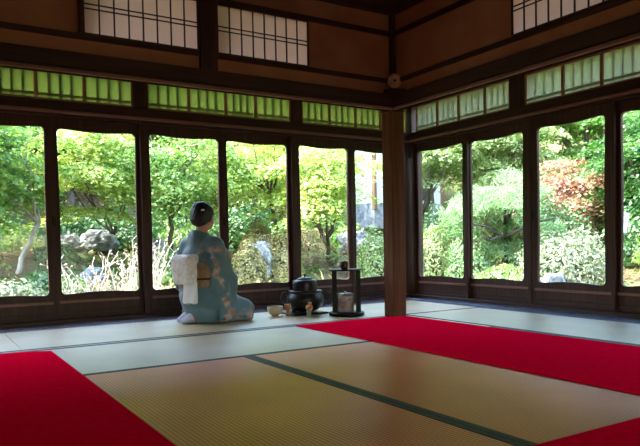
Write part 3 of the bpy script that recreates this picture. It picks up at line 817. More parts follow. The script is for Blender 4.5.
# water jar under the shelf
def jar_mat():
    m, nt, out = nodes('painted_porcelain')
    b = N(nt, 'ShaderNodeBsdfPrincipled'); b.inputs['Roughness'].default_value = .3
    tc = N(nt, 'ShaderNodeTexCoord'); sp = N(nt, 'ShaderNodeSeparateXYZ'); L(nt, tc.outputs['Object'], sp.inputs[0])
    v = N(nt, 'ShaderNodeTexVoronoi'); v.inputs['Scale'].default_value = 42; L(nt, tc.outputs['Object'], v.inputs['Vector'])
    cr = N(nt, 'ShaderNodeSeparateColor'); L(nt, v.outputs['Color'], cr.inputs[0])
    r = ramp(nt, [(.2, (.24, .13, .08)), (.45, (.10, .10, .20)), (.6, (.30, .19, .10)), (.8, (.30, .26, .22))]); L(nt, cr.outputs[0], r.inputs[0])
    w = ramp(nt, [(0, (.30, .29, .27)), (.24, (.30, .29, .27)), (.245, (0, 0, 0)), (.74, (0, 0, 0)), (.745, (.30, .29, .27)), (1, (.5, .48, .45))])
    w.color_ramp.interpolation = 'CONSTANT'
    k = N(nt, 'ShaderNodeMath', operation='MULTIPLY'); k.inputs[1].default_value = 1/.15; L(nt, sp.outputs[2], k.inputs[0]); L(nt, k.outputs[0], w.inputs[0])
    mx = N(nt, 'ShaderNodeMix', data_type='RGBA', blend_type='LIGHTEN'); mx.inputs[0].default_value = 1; L(nt, r.outputs[0], mx.inputs[6]); L(nt, w.outputs[0], mx.inputs[7])
    L(nt, mx.outputs[2], b.inputs['Base Color']); L(nt, b.outputs[0], out.inputs[0]); return m
j = empty('water_jar', (2.985, 4.435, .0305), label='painted porcelain water jar with pale lid standing under the tea shelf top', cat='jar')
lat('jar_body', [(.0001, 0), (.066, 0), (.072, .008), (.074, .04), (.074, .125), (.071, .139), (.066, .145), (.0001, .140)], jar_mat(), j, 36)
lat('jar_lid', [(.0001, .1455), (.069, .1455), (.071, .149), (.070, .154), (.02, .158), (.0001, .158)], pmat('pale_lid', (.45, .46, .40), (.6, .6, .52), .35), j, 32)
lat('lid_knob', [(.0001, .1585), (.010, .1585), (.012, .166), (.008, .171), (.0001, .172)], pmat('pale_knob', (.5, .5, .42), rough=.35), j, 16)
c = lat('tea_caddy', [(.0001, 0), (.026, 0), (.031, .008), (.033, .034), (.0325, .036), (.034, .038), (.034, .056), (.030, .064), (.0001, .067)], pmat('brown_lacquer', (.05, .022, .012), (.085, .04, .02), .25), None, 28,
        label='small dark brown lacquered tea caddy on top of the tea shelf', cat='tea caddy'); c.location = (2.985, 4.44, .3855)

# ------------------------------------------------------------------ the garden
from mathutils import noise as mnoise
def hgt(x, y):
    x = np.asarray(x, float); y = np.asarray(y, float)
    a, b = y-5.6, x-4.7
    d = np.maximum(a, 0)**4+np.maximum(b, 0)**4; d = d**.25
    z = -.38+.20*np.maximum(d-1.0, 0)+.085*np.maximum(d-5.2, 0)**1.6
    return np.minimum(z+.10*np.sin(x*1.3+.6*y)+.07*np.sin(y*2.1-x*.9)*np.clip(d-.5, 0, 1), 14)
def ground_mat():
    m, nt, out = nodes('garden_soil')
    b = N(nt, 'ShaderNodeBsdfDiffuse'); tc = N(nt, 'ShaderNodeTexCoord')
    n1 = N(nt, 'ShaderNodeTexNoise'); n1.inputs['Scale'].default_value = 1.1; n1.inputs['Detail'].default_value = 10; n1.inputs['Roughness'].default_value = .7
    L(nt, tc.outputs['Object'], n1.inputs['Vector'])
    r = ramp(nt, [(.32, (.05, .10, .03)), (.45, (.10, .14, .05)), (.55, (.17, .12, .07)), (.68, (.08, .07, .045))]); L(nt, n1.outputs['Fac'], r.inputs[0])
    L(nt, r.outputs[0], b.inputs[0])
    n2 = N(nt, 'ShaderNodeTexNoise'); n2.inputs['Scale'].default_value = 16; n2.inputs['Detail'].default_value = 6; L(nt, tc.outputs['Object'], n2.inputs['Vector'])
    bu = N(nt, 'ShaderNodeBump'); bu.inputs['Distance'].default_value = .08; L(nt, n2.outputs['Fac'], bu.inputs['Height']); L(nt, bu.outputs[0], b.inputs['Normal'])
    L(nt, b.outputs[0], out.inputs[0]); return m
gx = np.linspace(-16, 30, 150); gy = np.linspace(-14, 32, 144)
GX, GY = np.meshgrid(gx, gy, indexing='ij'); GZ = hgt(GX, GY)
V = np.stack([GX, GY, GZ], -1).reshape(-1, 3)
i, j = np.meshgrid(np.arange(149), np.arange(143), indexing='ij'); q = (i*144+j).ravel()
ins = (GX[:-1, :-1].ravel() < 4.0) & (GY[:-1, :-1].ravel() < 4.9) & (GX[:-1, :-1].ravel() > -2.4) & (GY[:-1, :-1].ravel() > -2.0)
q = q[~ins]
np_obj('ground', V, np.stack([q, q+144, q+145, q+1], -1), ground_mat(), smooth=True, kind='structure')

R = np.random.RandomState(11)
STAR = []
for k in range(10):
    a = 2*pi*k/10+pi/2; rr = 1. if k % 2 == 0 else .42
    STAR.append((rr*cos(a), rr*sin(a)*(1.0 if k else 1.15)))
STAR = np.array(STAR); QUAD = np.array([(0, -1), (.48, 0), (0, 1), (-.48, 0)])
NEED = np.array([(-.09, -1), (.09, -1), (.05, 1), (-.05, 1)])
def leaves(C_, Nrm, size, shape):
    """leaf polygons at centres C_ facing Nrm"""
    n = len(C_); Nrm = Nrm/np.linalg.norm(Nrm, axis=1)[:, None]
    t = R.normal(size=(n, 3)); u = np.cross(Nrm, t); u /= np.linalg.norm(u, axis=1)[:, None]; v = np.cross(Nrm, u)
    s = (size*(.65+.7*R.rand(n)))[:, None, None]; k = len(shape)
    V = C_[:, None]+s*(shape[None, :, :1]*u[:, None]+shape[None, :, 1:]*v[:, None])
    return V.reshape(-1, 3), np.arange(n*k).reshape(n, k)
def limb(m, a, b, r0, r1, seed, sag=.12, n=6):
    rr = random.Random(seed); a = Vector(a); b = Vector(b); pts = []; L_ = (b-a).length
    off = Vector((rr.uniform(-1, 1), rr.uniform(-1, 1), rr.uniform(.2, 1)))*sag*L_
    for k in range(n+1):
        t = k/n; p = a.lerp(b, t)+off*4*t*(1-t)*.5
        if 0 < k < n: p += Vector((rr.uniform(-1, 1), rr.uniform(-1, 1), rr.uniform(-1, 1)))*.025*L_
        pts.append(p)
    m.tube(pts, [r0+(r1-r0)*k/n for k in range(n+1)], 6)
    return pts
def tree(name, label, x, y, crown, rad, mat, ns=46, nl=120, size=.055, shape=STAR, bark=BARK, tr_=.06, sr=.42, flat=.10, fork=.45, seed=1, cat='tree', group=None, lean=(0, 0), limbs=None, tilt=.45, fine=True):
    """crown = centre (x, y, z); rad = half extents. Layered sprays of leaves carried by forking limbs."""
    global R
    R = np.random.RandomState(seed)
    z0 = float(hgt(x, y))-.05
    root = empty(name, (x, y, z0), label=label, cat=cat, group=group)
    o = np.array((x, y, z0)); c = np.array(crown, float)-o; rad = np.array(rad, float)
    if fine: ns, nl, size, sr, flat = int(ns*1.1), int(nl*2.1), size*.60, sr*.95, flat*.6
    D = R.normal(size=(ns, 3)); D /= np.linalg.norm(D, axis=1)[:, None]; D *= (R.rand(ns, 1)**.45)
    SC = c+D*rad
    CC, NN = [], []
    for s in SC:
        out = s-c; out[2] = 0; ln = np.linalg.norm(out)+1e-6; out /= ln
        r_ = sr*(.7+.6*R.rand()); n = int(nl*(r_/sr)**2)
        a = R.rand(n)*2*pi; q = np.sqrt(R.rand(n)); dx, dy = q*np.cos(a), q*np.sin(a)
        P = np.stack([dx*r_, dy*r_, R.normal(size=n)*flat*.5-(q**2)*r_*.28], -1)
        P[:, 2] -= (P[:, :2]@out[:2])*.30
        CC.append(s+P)
        nn = R.normal(size=(n, 3))*tilt+np.array((0, 0, 1))+out*.35; NN.append(nn)
    V, F = leaves(np.concatenate(CC), np.concatenate(NN), size, shape)
    m = MB(); fk = Vector((lean[0], lean[1], max(.25, (c[2]-rad[2])*fork+.1)))
    limb(m, (0, 0, 0), fk, tr_, tr_*.72, seed, .08)
    K = limbs or 6
    mains = []
    for k in range(K):
        a = 2*pi*k/K+R.rand()*.8; e = c+rad*np.array((cos(a)*.55, sin(a)*.55, -.25+.8*R.rand()))
        mains.append(limb(m, fk, e, tr_*.55, tr_*.18, seed*31+k, .12, 8))
    for s in SC[::2]:
        best = min((p for mm in mains for p in mm[2:]), key=lambda p: (p-Vector(s)).length)
        limb(m, best, Vector(s), tr_*.16, .003, int(abs(s[0]*1000))+seed, .10, 4)
    m.build('trunk', bark, root)
    np_obj('foliage', V, F, mat, root)
    return root
def shrub(label, x, y, r, h, mat, n=2600, size=.026, seed=1, zc=None, name='round_shrub', cat='shrub', group=None, fuzz=.07, shape=QUAD):
    global R
    R = np.random.RandomState(seed)
    z0 = float(hgt(x, y))-.05
    root = empty(name, (x, y, z0), label=label, cat=cat, group=group)
    D = R.normal(size=(n, 3)); D[:, 2] = np.abs(D[:, 2])-.25*R.rand(n); D /= np.linalg.norm(D, axis=1)[:, None]
    lump = 1+.10*np.sin(5*D[:, 0]+seed)*np.sin(4*D[:, 1]+2*seed)+.06*np.sin(11*D[:, 2]+7*D[:, 0])
    P = D*np.array((r, r*.92, h))*lump[:, None]*(1-fuzz*R.rand(n)**.7*2)[:, None]; P[:, 2] = np.maximum(P[:, 2], .02)
    V, F = leaves(P, D+R.normal(size=(n, 3))*.45, size, shape)
    m = MB(); rr = random.Random(seed)
    for k in range(26):
        a = rr.uniform(0, 2*pi); e = rr.uniform(.15, 1.4)
        d = Vector((cos(a)*cos(e)*r, sin(a)*cos(e)*r, sin(e)*h))*.86
        limb(m, (0, 0, 0), d, .012, .003, seed*7+k, .1, 4)
    m.build('branches', BARK, root)
    np_obj('foliage', V, F, mat, root)
    return root
def clump(name, label, x, y, n, ln, mat, seed=1, spread=.3, w=.008, arch=.6, cat='grass', group=None, up_=.7):
    """a tuft of arching blades"""
    rs = np.random.RandomState(seed); z0 = float(hgt(x, y))
    a = rs.rand(n)*2*pi; rad_ = spread*np.sqrt(rs.rand(n)); bx_, by_ = rad_*np.cos(a), rad_*np.sin(a)
    aa = a+rs.normal(size=n)*.8; el = np.clip(rs.normal(up_, .22, n), .2, 1.5); l = ln*(.6+.6*rs.rand(n)); K = 5
    P = []
    for k in range(K+1):
        t = k/K; hr = l*t*np.cos(el)+arch*l*.5*t*t; z = l*t*np.sin(el)*(1-.0*t)-arch*l*.45*t**2.4
        cx_, cy_ = bx_+hr*np.cos(aa), by_+hr*np.sin(aa); ww = w*(1-t**1.6)+.0008
        P.append(np.stack([cx_-ww*np.sin(aa), cy_+ww*np.cos(aa), z], -1)); P.append(np.stack([cx_+ww*np.sin(aa), cy_-ww*np.cos(aa), z], -1))
    V = np.stack(P, 1).reshape(-1, 3); b0 = np.arange(n)[:, None]*(2*K+2)
    F = np.concatenate([np.stack([b0[:, 0]+2*k, b0[:, 0]+2*k+1, b0[:, 0]+2*k+3, b0[:, 0]+2*k+2], -1) for k in range(K)])
    o = np_obj(name, V, F, mat, label=label, cat=cat, group=group); o.location = (x, y, z0); return o
def rock(label, x, y, sx, sy, sz, seed=1, sink=.35, rz=0, mat=None, group=None):
    bpy_me = bpy.data.meshes.new('garden_rock')
    import bmesh
    bm = bmesh.new(); bmesh.ops.create_icosphere(bm, subdivisions=4, radius=1)
    for v in bm.verts:
        p = v.co.copy(); q = p*1.1+Vector((seed*3.1, seed*1.7, 0))
        w = mnoise.voronoi(q*1.3)[0]; f_ = .78+.42*(w[1]-w[0])+.25*mnoise.noise(q*1.4)+.07*mnoise.noise(q*5)
        p = p*f_; p.z = max(-.6, min(p.z, .78)); v.co = (p.x*sx, p.y*sy, p.z*sz)
    bm.to_mesh(bpy_me); bm.free(); bpy_me.materials.append(mat or ROCK)
    o = bpy.data.objects.new('garden_rock', bpy_me); o.location = (x, y, float(hgt(x, y))+sz*sink); o.rotation_euler = (0, 0, rz)
    return link(o, label=label, cat='rock', group=group)

GB = leafmat('leaf_bright', [(.0, (.06, .20, .04)), (.35, (.19, .40, .09)), (.7, (.40, .56, .16)), (1, (.70, .76, .36))])
GY_ = leafmat('leaf_yellow', [(.0, (.15, .30, .06)), (.35, (.38, .54, .12)), (.7, (.62, .72, .22)), (1, (.84, .84, .48))])
GD = leafmat('leaf_deep', [(.0, (.02, .09, .018)), (.4, (.06, .20, .035)), (.8, (.15, .34, .07)), (1, (.32, .50, .16))])
GP = leafmat('leaf_pale', [(.0, (.20, .32, .12)), (.4, (.38, .50, .22)), (.8, (.60, .70, .38)), (1, (.80, .84, .62))])
GR = leafmat('leaf_red', [(.0, (.30, .07, .06)), (.35, (.55, .21, .17)), (.6, (.68, .40, .32)), (.8, (.50, .48, .22)), (1, (.80, .62, .48))])
GA = leafmat('leaf_azalea', [(.0, (.14, .17, .06)), (.35, (.32, .32, .12)), (.7, (.60, .50, .26)), (1, (.80, .62, .42))], .3)
GN = leafmat('pine_needle', [(.0, (.10, .26, .10)), (.4, (.24, .44, .20)), (.8, (.42, .60, .34)), (1, (.62, .74, .50))], .35)
GS = leafmat('silver_leaf', [(.0, (.12, .17, .10)), (.4, (.30, .36, .24)), (.8, (.52, .56, .44)), (1, (.72, .74, .64))], .35)
GRASS = leafmat('grass_blade', [(.0, (.12, .30, .05)), (.5, (.32, .52, .12)), (1, (.62, .72, .32))], .4)
STRAW = leafmat('straw_blade', [(.0, (.40, .38, .20)), (.5, (.66, .62, .40)), (1, (.86, .82, .66))], .3)
DEAD = pmat('dead_stem', (.46, .38, .30), (.80, .72, .62), .9, (20, 20, 20))

# maples and other trees near the house
tree('maple_tree', 'bright green maple with a pale leaning trunk at the far left window', 1.10, 9.5, (.75, 9.6, 1.72), (1.05, .9, .88), GB, 60, 120, .055, bark=PALEBARK, tr_=.038, seed=3, lean=(.30, -.02), fork=1.)
tree('maple_tree', 'yellow-green maple spreading layered branches across the second window from the left', 2.75, 10.9, (2.15, 10.0, 1.80), (1.05, .9, .85), GY_, 44, 120, .055, seed=7, tr_=.03, flat=.06)
tree('maple_tree', 'green maple with fine dark fanning branches above the kneeling woman', 3.38, 9.9, (3.45, 9.7, 1.85), (.95, .8, .85), GB, 42, 110, .05, seed=12, tr_=.045, fork=.9, limbs=9)
tree('maple_tree', 'slender yellow-green maple standing among the round azaleas behind the kettle', 4.98, 9.58, (4.80, 9.8, 1.95), (.9, .8, .62), GY_, 36, 115, .05, seed=15, tr_=.035, fork=1., limbs=8)
tree('maple_tree', 'glowing yellow maple drooping low in the window behind the tea shelf', 6.0, 9.4, (5.60, 8.9, 1.50), (.85, .75, .85), GY_, 44, 120, .05, seed=19, tr_=.045, flat=.08)
tree('maple_tree', 'deep green maple filling the top left window corner', -.2, 8.9, (.15, 8.8, 2.0), (.75, .8, .55), GB, 34, 120, .055, seed=23)
tree('garden_tree', 'pale leaved tree with a dark bent bough right of the corner post', 8.0, 9.3, (7.85, 8.9, 2.15), (1.0, 1.0, .55), GP, 40, 110, .05, seed=29, tr_=.08, limbs=8)
tree('garden_tree', 'pale green broad tree rising behind the pine', 9.6, 8.6, (9.2, 8.4, 2.3), (1.3, 1.1, .9), GP, 60, 120, .06, seed=33, tr_=.08)
pine = tree('pine_tree', 'cloud-pruned pine with dark bare boughs outside the right-hand doors', 7.95, 7.2, (7.65, 7.0, .95), (1.05, .9, .66), GN, 34, 480, .05, shape=NEED, seed=37, fine=False, tr_=.10, sr=.32, flat=.10, limbs=8, tilt=.9, cat='pine')
m = MB(); ox, oy, oz = pine.location
for k, (pts, r0) in enumerate([([(7.6, 6.95, .62), (7.25, 6.65, .66), (7.02, 6.72, .80), (6.80, 6.90, .86)], .034), ([(7.55, 6.9, .62), (7.28, 6.45, .70), (7.42, 6.20, .84), (7.62, 5.98, .90)], .034),
        ([(7.6, 6.9, .85), (7.22, 6.55, 1.02), (7.18, 6.42, 1.16), (7.34, 6.22, 1.20)], .026), ([(7.25, 6.65, .66), (7.0, 6.62, .60), (6.86, 6.66, .66)], .02)]):
    m.tube([(x-ox, y-oy, z-oz) for x, y, z in pts], [r0*(1-.22*i) for i in range(len(pts))], 7)
m.build('bough', pmat('dark_pine_bark', (.02, .016, .014), (.05, .04, .034), .9, (14, 14, 14)), pine)
tree('maple_tree', 'reddish pink maple turning autumn colours outside the right-hand doors', 9.9, 7.4, (9.2, 6.9, 1.34), (1.05, .85, .62), GR, 50, 110, .05, seed=41, tr_=.05, flat=.07)
tree('garden_tree', 'green tree above the reddish maple', 11.4, 8.2, (11.0, 7.9, 3.1), (1.5, 1.3, .9), GB, 60, 120, .07, seed=43, tr_=.1)
tree('garden_tree', 'dark green tree with bent boughs behind the garden lantern', 9.4, 5.7, (9.3, 5.6, 1.85), (.95, .95, 1.1), GD, 54, 120, .05, seed=47, tr_=.07)
tree('garden_tree', 'dark green bushy tree between the reddish maple and the lantern', 10.0, 6.4, (9.9, 6.3, 1.6), (.8, .7, 1.1), GD, 44, 120, .05, seed=48, tr_=.05)
# trees on the slope behind
BT = [(-1.6, 12.0, 2.6, GB), (.6, 13.2, 3.2, GD), (2.6, 13.6, 3.3, GD), (4.5, 13.6, 3.3, GB), (6.3, 12.9, 3.2, GY_), (7.4, 15.5, 4.2, GD), (9.9, 13.8, 3.9, GB), (11.6, 11.8, 3.8, GP), (13.2, 9.4, 4.0, GB), (13.3, 6.6, 3.8, GD), (12.6, 4.2, 3.4, GB), (2.0, 16.6, 4.6, GB), (-.6, 16.0, 4.6, GD), (5.0, 17.2, 5.0, GD)]
for k, (x, y, zc, mt) in enumerate(BT):
    z0 = float(hgt(x, y))
    tree('hillside_tree', 'leafy tree on the slope behind the garden', x, y, (x, y, max(zc, z0+1.5)), (1.6, 1.3, 1.35), mt, 60, 150, .062, seed=60+k, tr_=.09, sr=.55, group='trees on the slope behind', fine=False)

# shrubs
shrub('silvery pale bush in the lower left window corner', .78, 7.35, .62, .60, GS, 4200, .030, 1, fuzz=.16, name='pale_bush')
shrub('low deep green shrub below the pale leaning trunk', 1.30, 8.35, .50, .42, GD, 2600, .035, 2, fuzz=.14, name='low_shrub')
shrub('green shrub left of the dried stems', 1.52, 7.95, .28, .35, GB, 1500, .03, 3, fuzz=.14, name='low_shrub')
shrub('dark green shrub under the yellow-green maple, behind the big rock', 2.5, 11.6, .75, .65, GD, 2600, .045, 4, fuzz=.14, name='low_shrub')
shrub('leafy green shrub in front of the fanning maple, left of the woman', 3.15, 9.3, .50, .55, GB, 2600, .035, 5, fuzz=.16, name='low_shrub')
shrub('round brownish azalea at the top of the azalea group, beside the slender maple', 4.85, 9.75, .36, .90, GA, 4400, .024, 6, group=None)
shrub('round green-brown azalea just right of the woman beyond the door stile', 4.22, 8.85, .28, .74, GA, 4400, .022, 7)
shrub('round azalea behind the kettle at the foot of the slender maple', 4.88, 8.98, .34, .76, GA, 5000, .023, 8)
shrub('deep green leafy bush above the azaleas', 4.95, 11.0, .60, .70, GD, 2400, .04, 9, fuzz=.14, name='low_shrub')
shrub('brownish round azalea behind the tea shelf', 6.2, 10.4, .50, .55, GA, 2600, .026, 10)
shrub('green fluffy bush behind the corner post', 6.25, 8.35, .46, .95, GP, 3600, .028, 11, fuzz=.14)
shrub('clipped pale green round bush, uppermost right of the corner post', 7.75, 8.55, .50, 1.15, GN, 3600, .028, 12)
shrub('clipped round bush nearest the corner post in the right-hand windows', 6.95, 7.75, .42, .95, GP, 3200, .026, 13)
shrub('clipped round bush in front of the pine, left of its boughs', 7.1, 7.1, .40, .80, GN, 3200, .026, 14)
shrub('silvery spreading bush below the reddish maple', 7.55, 5.75, .85, .85, GS, 6500, .028, 15, fuzz=.2, name='pale_bush')
shrub('pale green pine-like bush between the reddish maple and the silvery bush', 8.1, 6.5, .75, 1.15, GN, 5000, .032, 16, fuzz=.16, name='pale_bush')
shrub('green shrub around the foot of the lantern post', 8.45, 4.85, .50, .75, GB, 3600, .03, 17, fuzz=.16, name='low_shrub')
shrub('deep green shrub at the foot of the dark tree by the lantern', 8.6, 5.35, .55, .95, GD, 3600, .035, 18, fuzz=.14, name='low_shrub')

for k, (x, y, r_, h_, mt) in enumerate([(-.2, 10.6, .6, .5, GD), (1.0, 11.2, .7, .55, GB), (3.3, 11.6, .7, .6, GD), (4.2, 11.9, .8, .7, GB), (5.6, 11.6, .8, .8, GD), (.6, 10.2, .4, .35, GB),
        (3.9, 11.2, .45, .45, GB), (5.8, 10.8, .45, .55, GD), (7.0, 10.2, .5, .6, GB), (1.7, 10.0, .35, .3, GD), (8.9, 7.9, .6, .8, GB), (10.2, 8.8, .7, .9, GD), (7.4, 12.0, .8, .9, GB), (3.2, 8.6, .3, .3, GD), (2.6, 8.5, .3, .3, GB)]):
    shrub('bushy green undergrowth on the garden slope', x, y, r_, h_, mt, 2600, .036, 200+k, fuzz=.18, name='low_shrub', group='undergrowth bushes on the slope')
shrub('green bush at the foot of the pine', 7.0, 6.35, .50, .36, GB, 3000, .028, 19, fuzz=.16, name='pale_bush')
# grasses and ferns
clump('fern', 'green ferns below the azaleas right of the woman', 3.62, 7.35, 260, .40, GRASS, 1, .5, .016, .8, 'fern')
clump('fern', 'bright green ferns behind the kettle', 4.1, 7.6, 260, .42, GRASS, 2, .45, .016, .8, 'fern')
clump('grass_tuft', 'large bright arching grass clump behind the tea shelf', 4.95, 7.75, 520, .75, GRASS, 3, .40, .011, .8)
clump('grass_tuft', 'green arching grass in the window left of the corner post', 5.5, 7.55, 420, .62, GRASS, 4, .35, .010, .7)
clump('grass_tuft', 'pale straw-green grass right of the corner post', 5.75, 6.35, 700, .62, STRAW, 5, .50, .008, .5, up_=1.0)
clump('grass_tuft', 'upright bright green grass tuft before the pine', 6.15, 5.85, 260, .62, GRASS, 6, .20, .010, .35, up_=1.2)
clump('grass_tuft', 'pale arching grass to the right of the upright green tuft', 6.45, 5.55, 520, .50, STRAW, 7, .40, .008, .7)
clump('grass_tuft', 'straw-coloured grass below the dried stems', 1.80, 7.45, 500, .34, STRAW, 8, .55, .007, .5)
clump('grass_tuft', 'low dry grass behind the woman\'s obi', 2.75, 7.6, 420, .28, STRAW, 9, .45, .008, .6)
clump('grass_tuft', 'yellow-green grass before the lantern at the right frame edge', 7.05, 4.15, 320, .45, GRASS, 10, .30, .010, .6)
clump('grass_tuft', 'pale grass below the azaleas in the middle window', 3.95, 7.0, 420, .26, STRAW, 12, .55, .008, .6)

# dried flower stems
def dried(label, x, y, n, h, seed, sp=.35):
    rr = random.Random(seed); m = MB(); z0 = float(hgt(x, y))
    for k in range(n):
        bx_, by_ = rr.uniform(-sp, sp), rr.uniform(-sp*.5, sp*.5); hh = h*rr.uniform(.5, 1)
        tx, ty = bx_+rr.uniform(-.25, .25), by_+rr.uniform(-.12, .12)
        pts = limb(m, (bx_, by_, 0), (tx, ty, hh), .0065, .0035, seed*99+k, .12, 6)
        for p in pts[2:]:
            for _ in range(2):
                d = Vector((rr.uniform(-1, 1), rr.uniform(-.6, .6), rr.uniform(.1, .9)))*.10*rr.uniform(.5, 1.2)
                m.tube([p, p+d*.6, p+d+Vector((0, 0, .01))], [.0035, .003, .002], 4)
                if rr.random() < .5: m.lathe([(.0001, -.01), (.010, -.003), (.008, .006), (.0001, .011)], *(p+d), n=5)
    o = m.build('dried_shrub', DEAD, label=label, cat='dry plant'); o.location = (x, y, z0)
dried('pale dried flower stems in the second window from the left', 1.72, 7.25, 30, .72, 1, .42)
dried('taller pale dried stems beside the door stile left of the woman', 2.22, 7.45, 16, .85, 2, .2)

# rocks
rock('big flat grey rock on the slope in the second window from the left', 2.50, 10.9, .36, .3, .25, 1, .75)
rock('smaller grey rock left of the big flat rock', 2.06, 10.9, .20, .2, .17, 2, .7)
rock('dark rock behind the dried stems', 1.98, 9.0, .16, .15, .15, 3, .6)
rock('upright grey rock left of the woman beyond the glass', 3.28, 10.3, .20, .2, .34, 4, .6)
rock('grey rock close beside the upright rock', 3.62, 10.2, .25, .2, .26, 5, .6)
rock('blue-grey rock right of the woman\'s head', 4.35, 10.3, .24, .2, .24, 6, .8)
rock('large pale rock between the azaleas right of the door stile', 4.62, 9.55, .22, .20, .28, 7, .7)
rock('pale rock between the two lower azaleas', 4.55, 9.1, .24, .25, .42, 8, .6)
rock('grey rock in front of the small building', 6.75, 9.6, .40, .3, .30, 9, .6)
rock('grey rock at the foot of the fluffy bush', 6.62, 8.75, .30, .3, .30, 10, .6)
rock('grey rock at the lower edge of the silvery bush', 6.62, 5.25, .26, .22, .38, 11, .55)

# leaf litter and low plants covering the whole slope
R = np.random.RandomState(77)
n = 42000; gx_ = R.uniform(-4, 15, n); gy_ = R.uniform(3, 19, n)
keep = ((gy_ > 6.6) | (gx_ > 5.6)); gx_, gy_ = gx_[keep], gy_[keep]
dn = np.sin(gx_*2.3+1)*np.sin(gy_*2.9)+np.sin(gx_*5.1+gy_*3.7)*.6+R.normal(size=len(gx_))*.5
k = dn > -.1; gx_, gy_ = gx_[k], gy_[k]
P = np.stack([gx_, gy_, hgt(gx_, gy_)+.02+.13*R.rand(len(gx_))**2], -1)
V, F = leaves(P, R.normal(size=P.shape)*.6+np.array((0, -.3, 1)), .05, QUAD)
np_obj('ground_cover', V, F, leafmat('ground_cover_leaf', [(.0, (.08, .20, .04)), (.3, (.20, .34, .08)), (.55, (.40, .34, .12)), (.8, (.42, .24, .12)), (1, (.60, .62, .35))], .3),
       label='low leafy plants and fallen leaves covering the garden slope', cat='ground cover', kind='stuff')

# lantern on a post
t = empty('garden_lantern', (7.51, 4.96, float(hgt(7.51, 4.96))-.02), label='white box lantern on a dark post outside the rightmost window', cat='lantern')
hz = .66-t.location.z
POLE = pmat('weathered_post', (.05, .055, .06), (.22, .24, .25), .8, (20, 20, 6))
MB().box(-.032, .032, -.032, .032, 0, hz-.012, .006).build('post', POLE, t)
m = MB(); m.box(-.075, .075, -.075, .075, hz-.012, hz+.002, .003); m.build('lantern_tray', POLE, t)
m = MB(); a_, b2 = .068, .088
m.add([(-a_, -a_, hz+.004), (a_, -a_, hz+.004), (a_, a_, hz+.004), (-a_, a_, hz+.004), (-b2, -b2, hz+.23), (b2, -b2, hz+.23), (b2, b2, hz+.23), (-b2, b2, hz+.23)],
      [[3, 2, 1, 0], [4, 5, 6, 7], [0, 1, 5, 4], [1, 2, 6, 5], [2, 3, 7, 6], [3, 0, 4, 7]])
m.build('lantern_box', pmat('white_lantern_paper', (.74, .74, .78), (.80, .80, .84), .8), t)
for sx, sy in ((-1, -1), (1, -1), (1, 1), (-1, 1)):
    MB().tube([(sx*a_, sy*a_, hz+.003), (sx*b2, sy*b2, hz+.231)], .006, 4).build('corner_strip', POLE, t)
m = MB(); c2 = .105
m.add([(-c2, -c2, hz+.232), (c2, -c2, hz+.232), (c2, c2, hz+.232), (-c2, c2, hz+.232), (-.03, -.03, hz+.285), (.03, -.03, hz+.285), (.03, .03, hz+.285), (-.03, .03, hz+.285)],
      [[3, 2, 1, 0], [4, 5, 6, 7], [0, 1, 5, 4], [1, 2, 6, 5], [2, 3, 7, 6], [3, 0, 4, 7]])
m.build('lantern_roof', POLE, t)
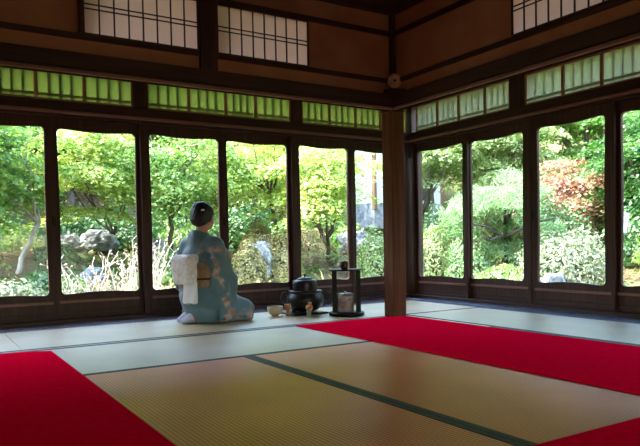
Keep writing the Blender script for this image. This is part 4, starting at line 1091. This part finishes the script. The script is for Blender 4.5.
# small building up the slope
bz = .9
t = empty('garden_building', (9.1, 11.9, bz), label='small white-walled building with brown posts seen beyond the corner post', cat='building')
WHITE = pmat('white_plaster', (.66, .66, .66), (.74, .74, .74), .9)
BW = pmat('brown_timber', (.14, .07, .035), (.22, .12, .06), .7, (20, 20, 3))
MB().box(-.80, 1.1, -.72, .9, .55, 2.3).build('wall', WHITE, t)
MB().box(-.82, 1.12, -.76, .92, .0, .55).build('stone_base', ROCK, t)
for x in (-.83, -.30, .30, 1.1): MB().box(x, x+.07, -.79, -.70, .4, 2.32, .004).build('timber_post', BW, t)
MB().box(-.9, 1.2, -.80, -.69, 1.28, 1.35, .004).build('timber_rail', BW, t)
for x in (-.20, .42): MB().box(x, x+.42, -.745, -.715, .62, 1.22).build('window_panel', pmat('dark_opening', (.03, .03, .035)), t)
m = MB(); m.add([(-1.3, -1.3, 2.15), (1.6, -1.3, 2.15), (1.6, .1, 2.9), (-1.3, .1, 2.9), (1.6, 1.4, 2.15), (-1.3, 1.4, 2.15), (-1.3, -1.3, 2.08), (1.6, -1.3, 2.08), (1.6, 1.4, 2.08), (-1.3, 1.4, 2.08)],
                [[0, 1, 2, 3], [3, 2, 4, 5], [6, 7, 1, 0], [7, 8, 4, 2, 1], [8, 9, 5, 4], [9, 6, 0, 3, 5], [9, 8, 7, 6]])
m.build('roof', ROOF, t)

# ------------------------------------------------------------------ light, sky, camera
W = bpy.data.worlds.new('sky'); S.world = W; W.use_nodes = True
nt = W.node_tree; bg = nt.nodes['Background']
sk = nt.nodes.new('ShaderNodeTexSky'); sk.sky_type = 'NISHITA'; sk.sun_disc = False
sk.sun_elevation = radians(56); sk.sun_rotation = radians(-63); sk.air_density = 1.2; sk.dust_density = 1.5
nt.links.new(sk.outputs[0], bg.inputs[0]); bg.inputs[1].default_value = 1.1
sd = Vector((-.50, .25, .83)).normalized()
sun = bpy.data.lights.new('sun', 'SUN'); sun.energy = 6.2; sun.angle = radians(1.2); sun.color = (1, .95, .86)
so = bpy.data.objects.new('sun', sun); so.rotation_euler = sd.to_track_quat('Z', 'Y').to_euler(); so.location = (-6, 6, 12); COL.objects.link(so)

yaw, pt, ro = radians(31.76), radians(-2.03), radians(-1.085)
f = Vector((sin(yaw)*cos(pt), cos(yaw)*cos(pt), sin(pt))); rt = Vector((cos(yaw), -sin(yaw), 0)); up = rt.cross(f)
rt2 = rt*cos(ro)+up*sin(ro); up2 = up*cos(ro)-rt*sin(ro)
cam = bpy.data.cameras.new('camera'); cam.sensor_width = 36; cam.lens = 646.8/640*36
cam.shift_y = (266.4-223)/640; cam.clip_start = .05; cam.clip_end = 300
co = bpy.data.objects.new('camera', cam); COL.objects.link(co)
Mx = Matrix((rt2, up2, -f)).transposed().to_4x4(); Mx.translation = Vector((0, 0, .60)); co.matrix_world = Mx
S.camera = co
S.view_settings.view_transform = 'Standard'; S.view_settings.look = 'None'; S.view_settings.gamma = 1
S.view_settings.exposure = 1.5
S.cycles.max_bounces = 10; S.cycles.diffuse_bounces = 6; S.cycles.transparent_max_bounces = 16
S.cycles.use_denoising = True
S.cycles.sample_clamp_indirect = 6
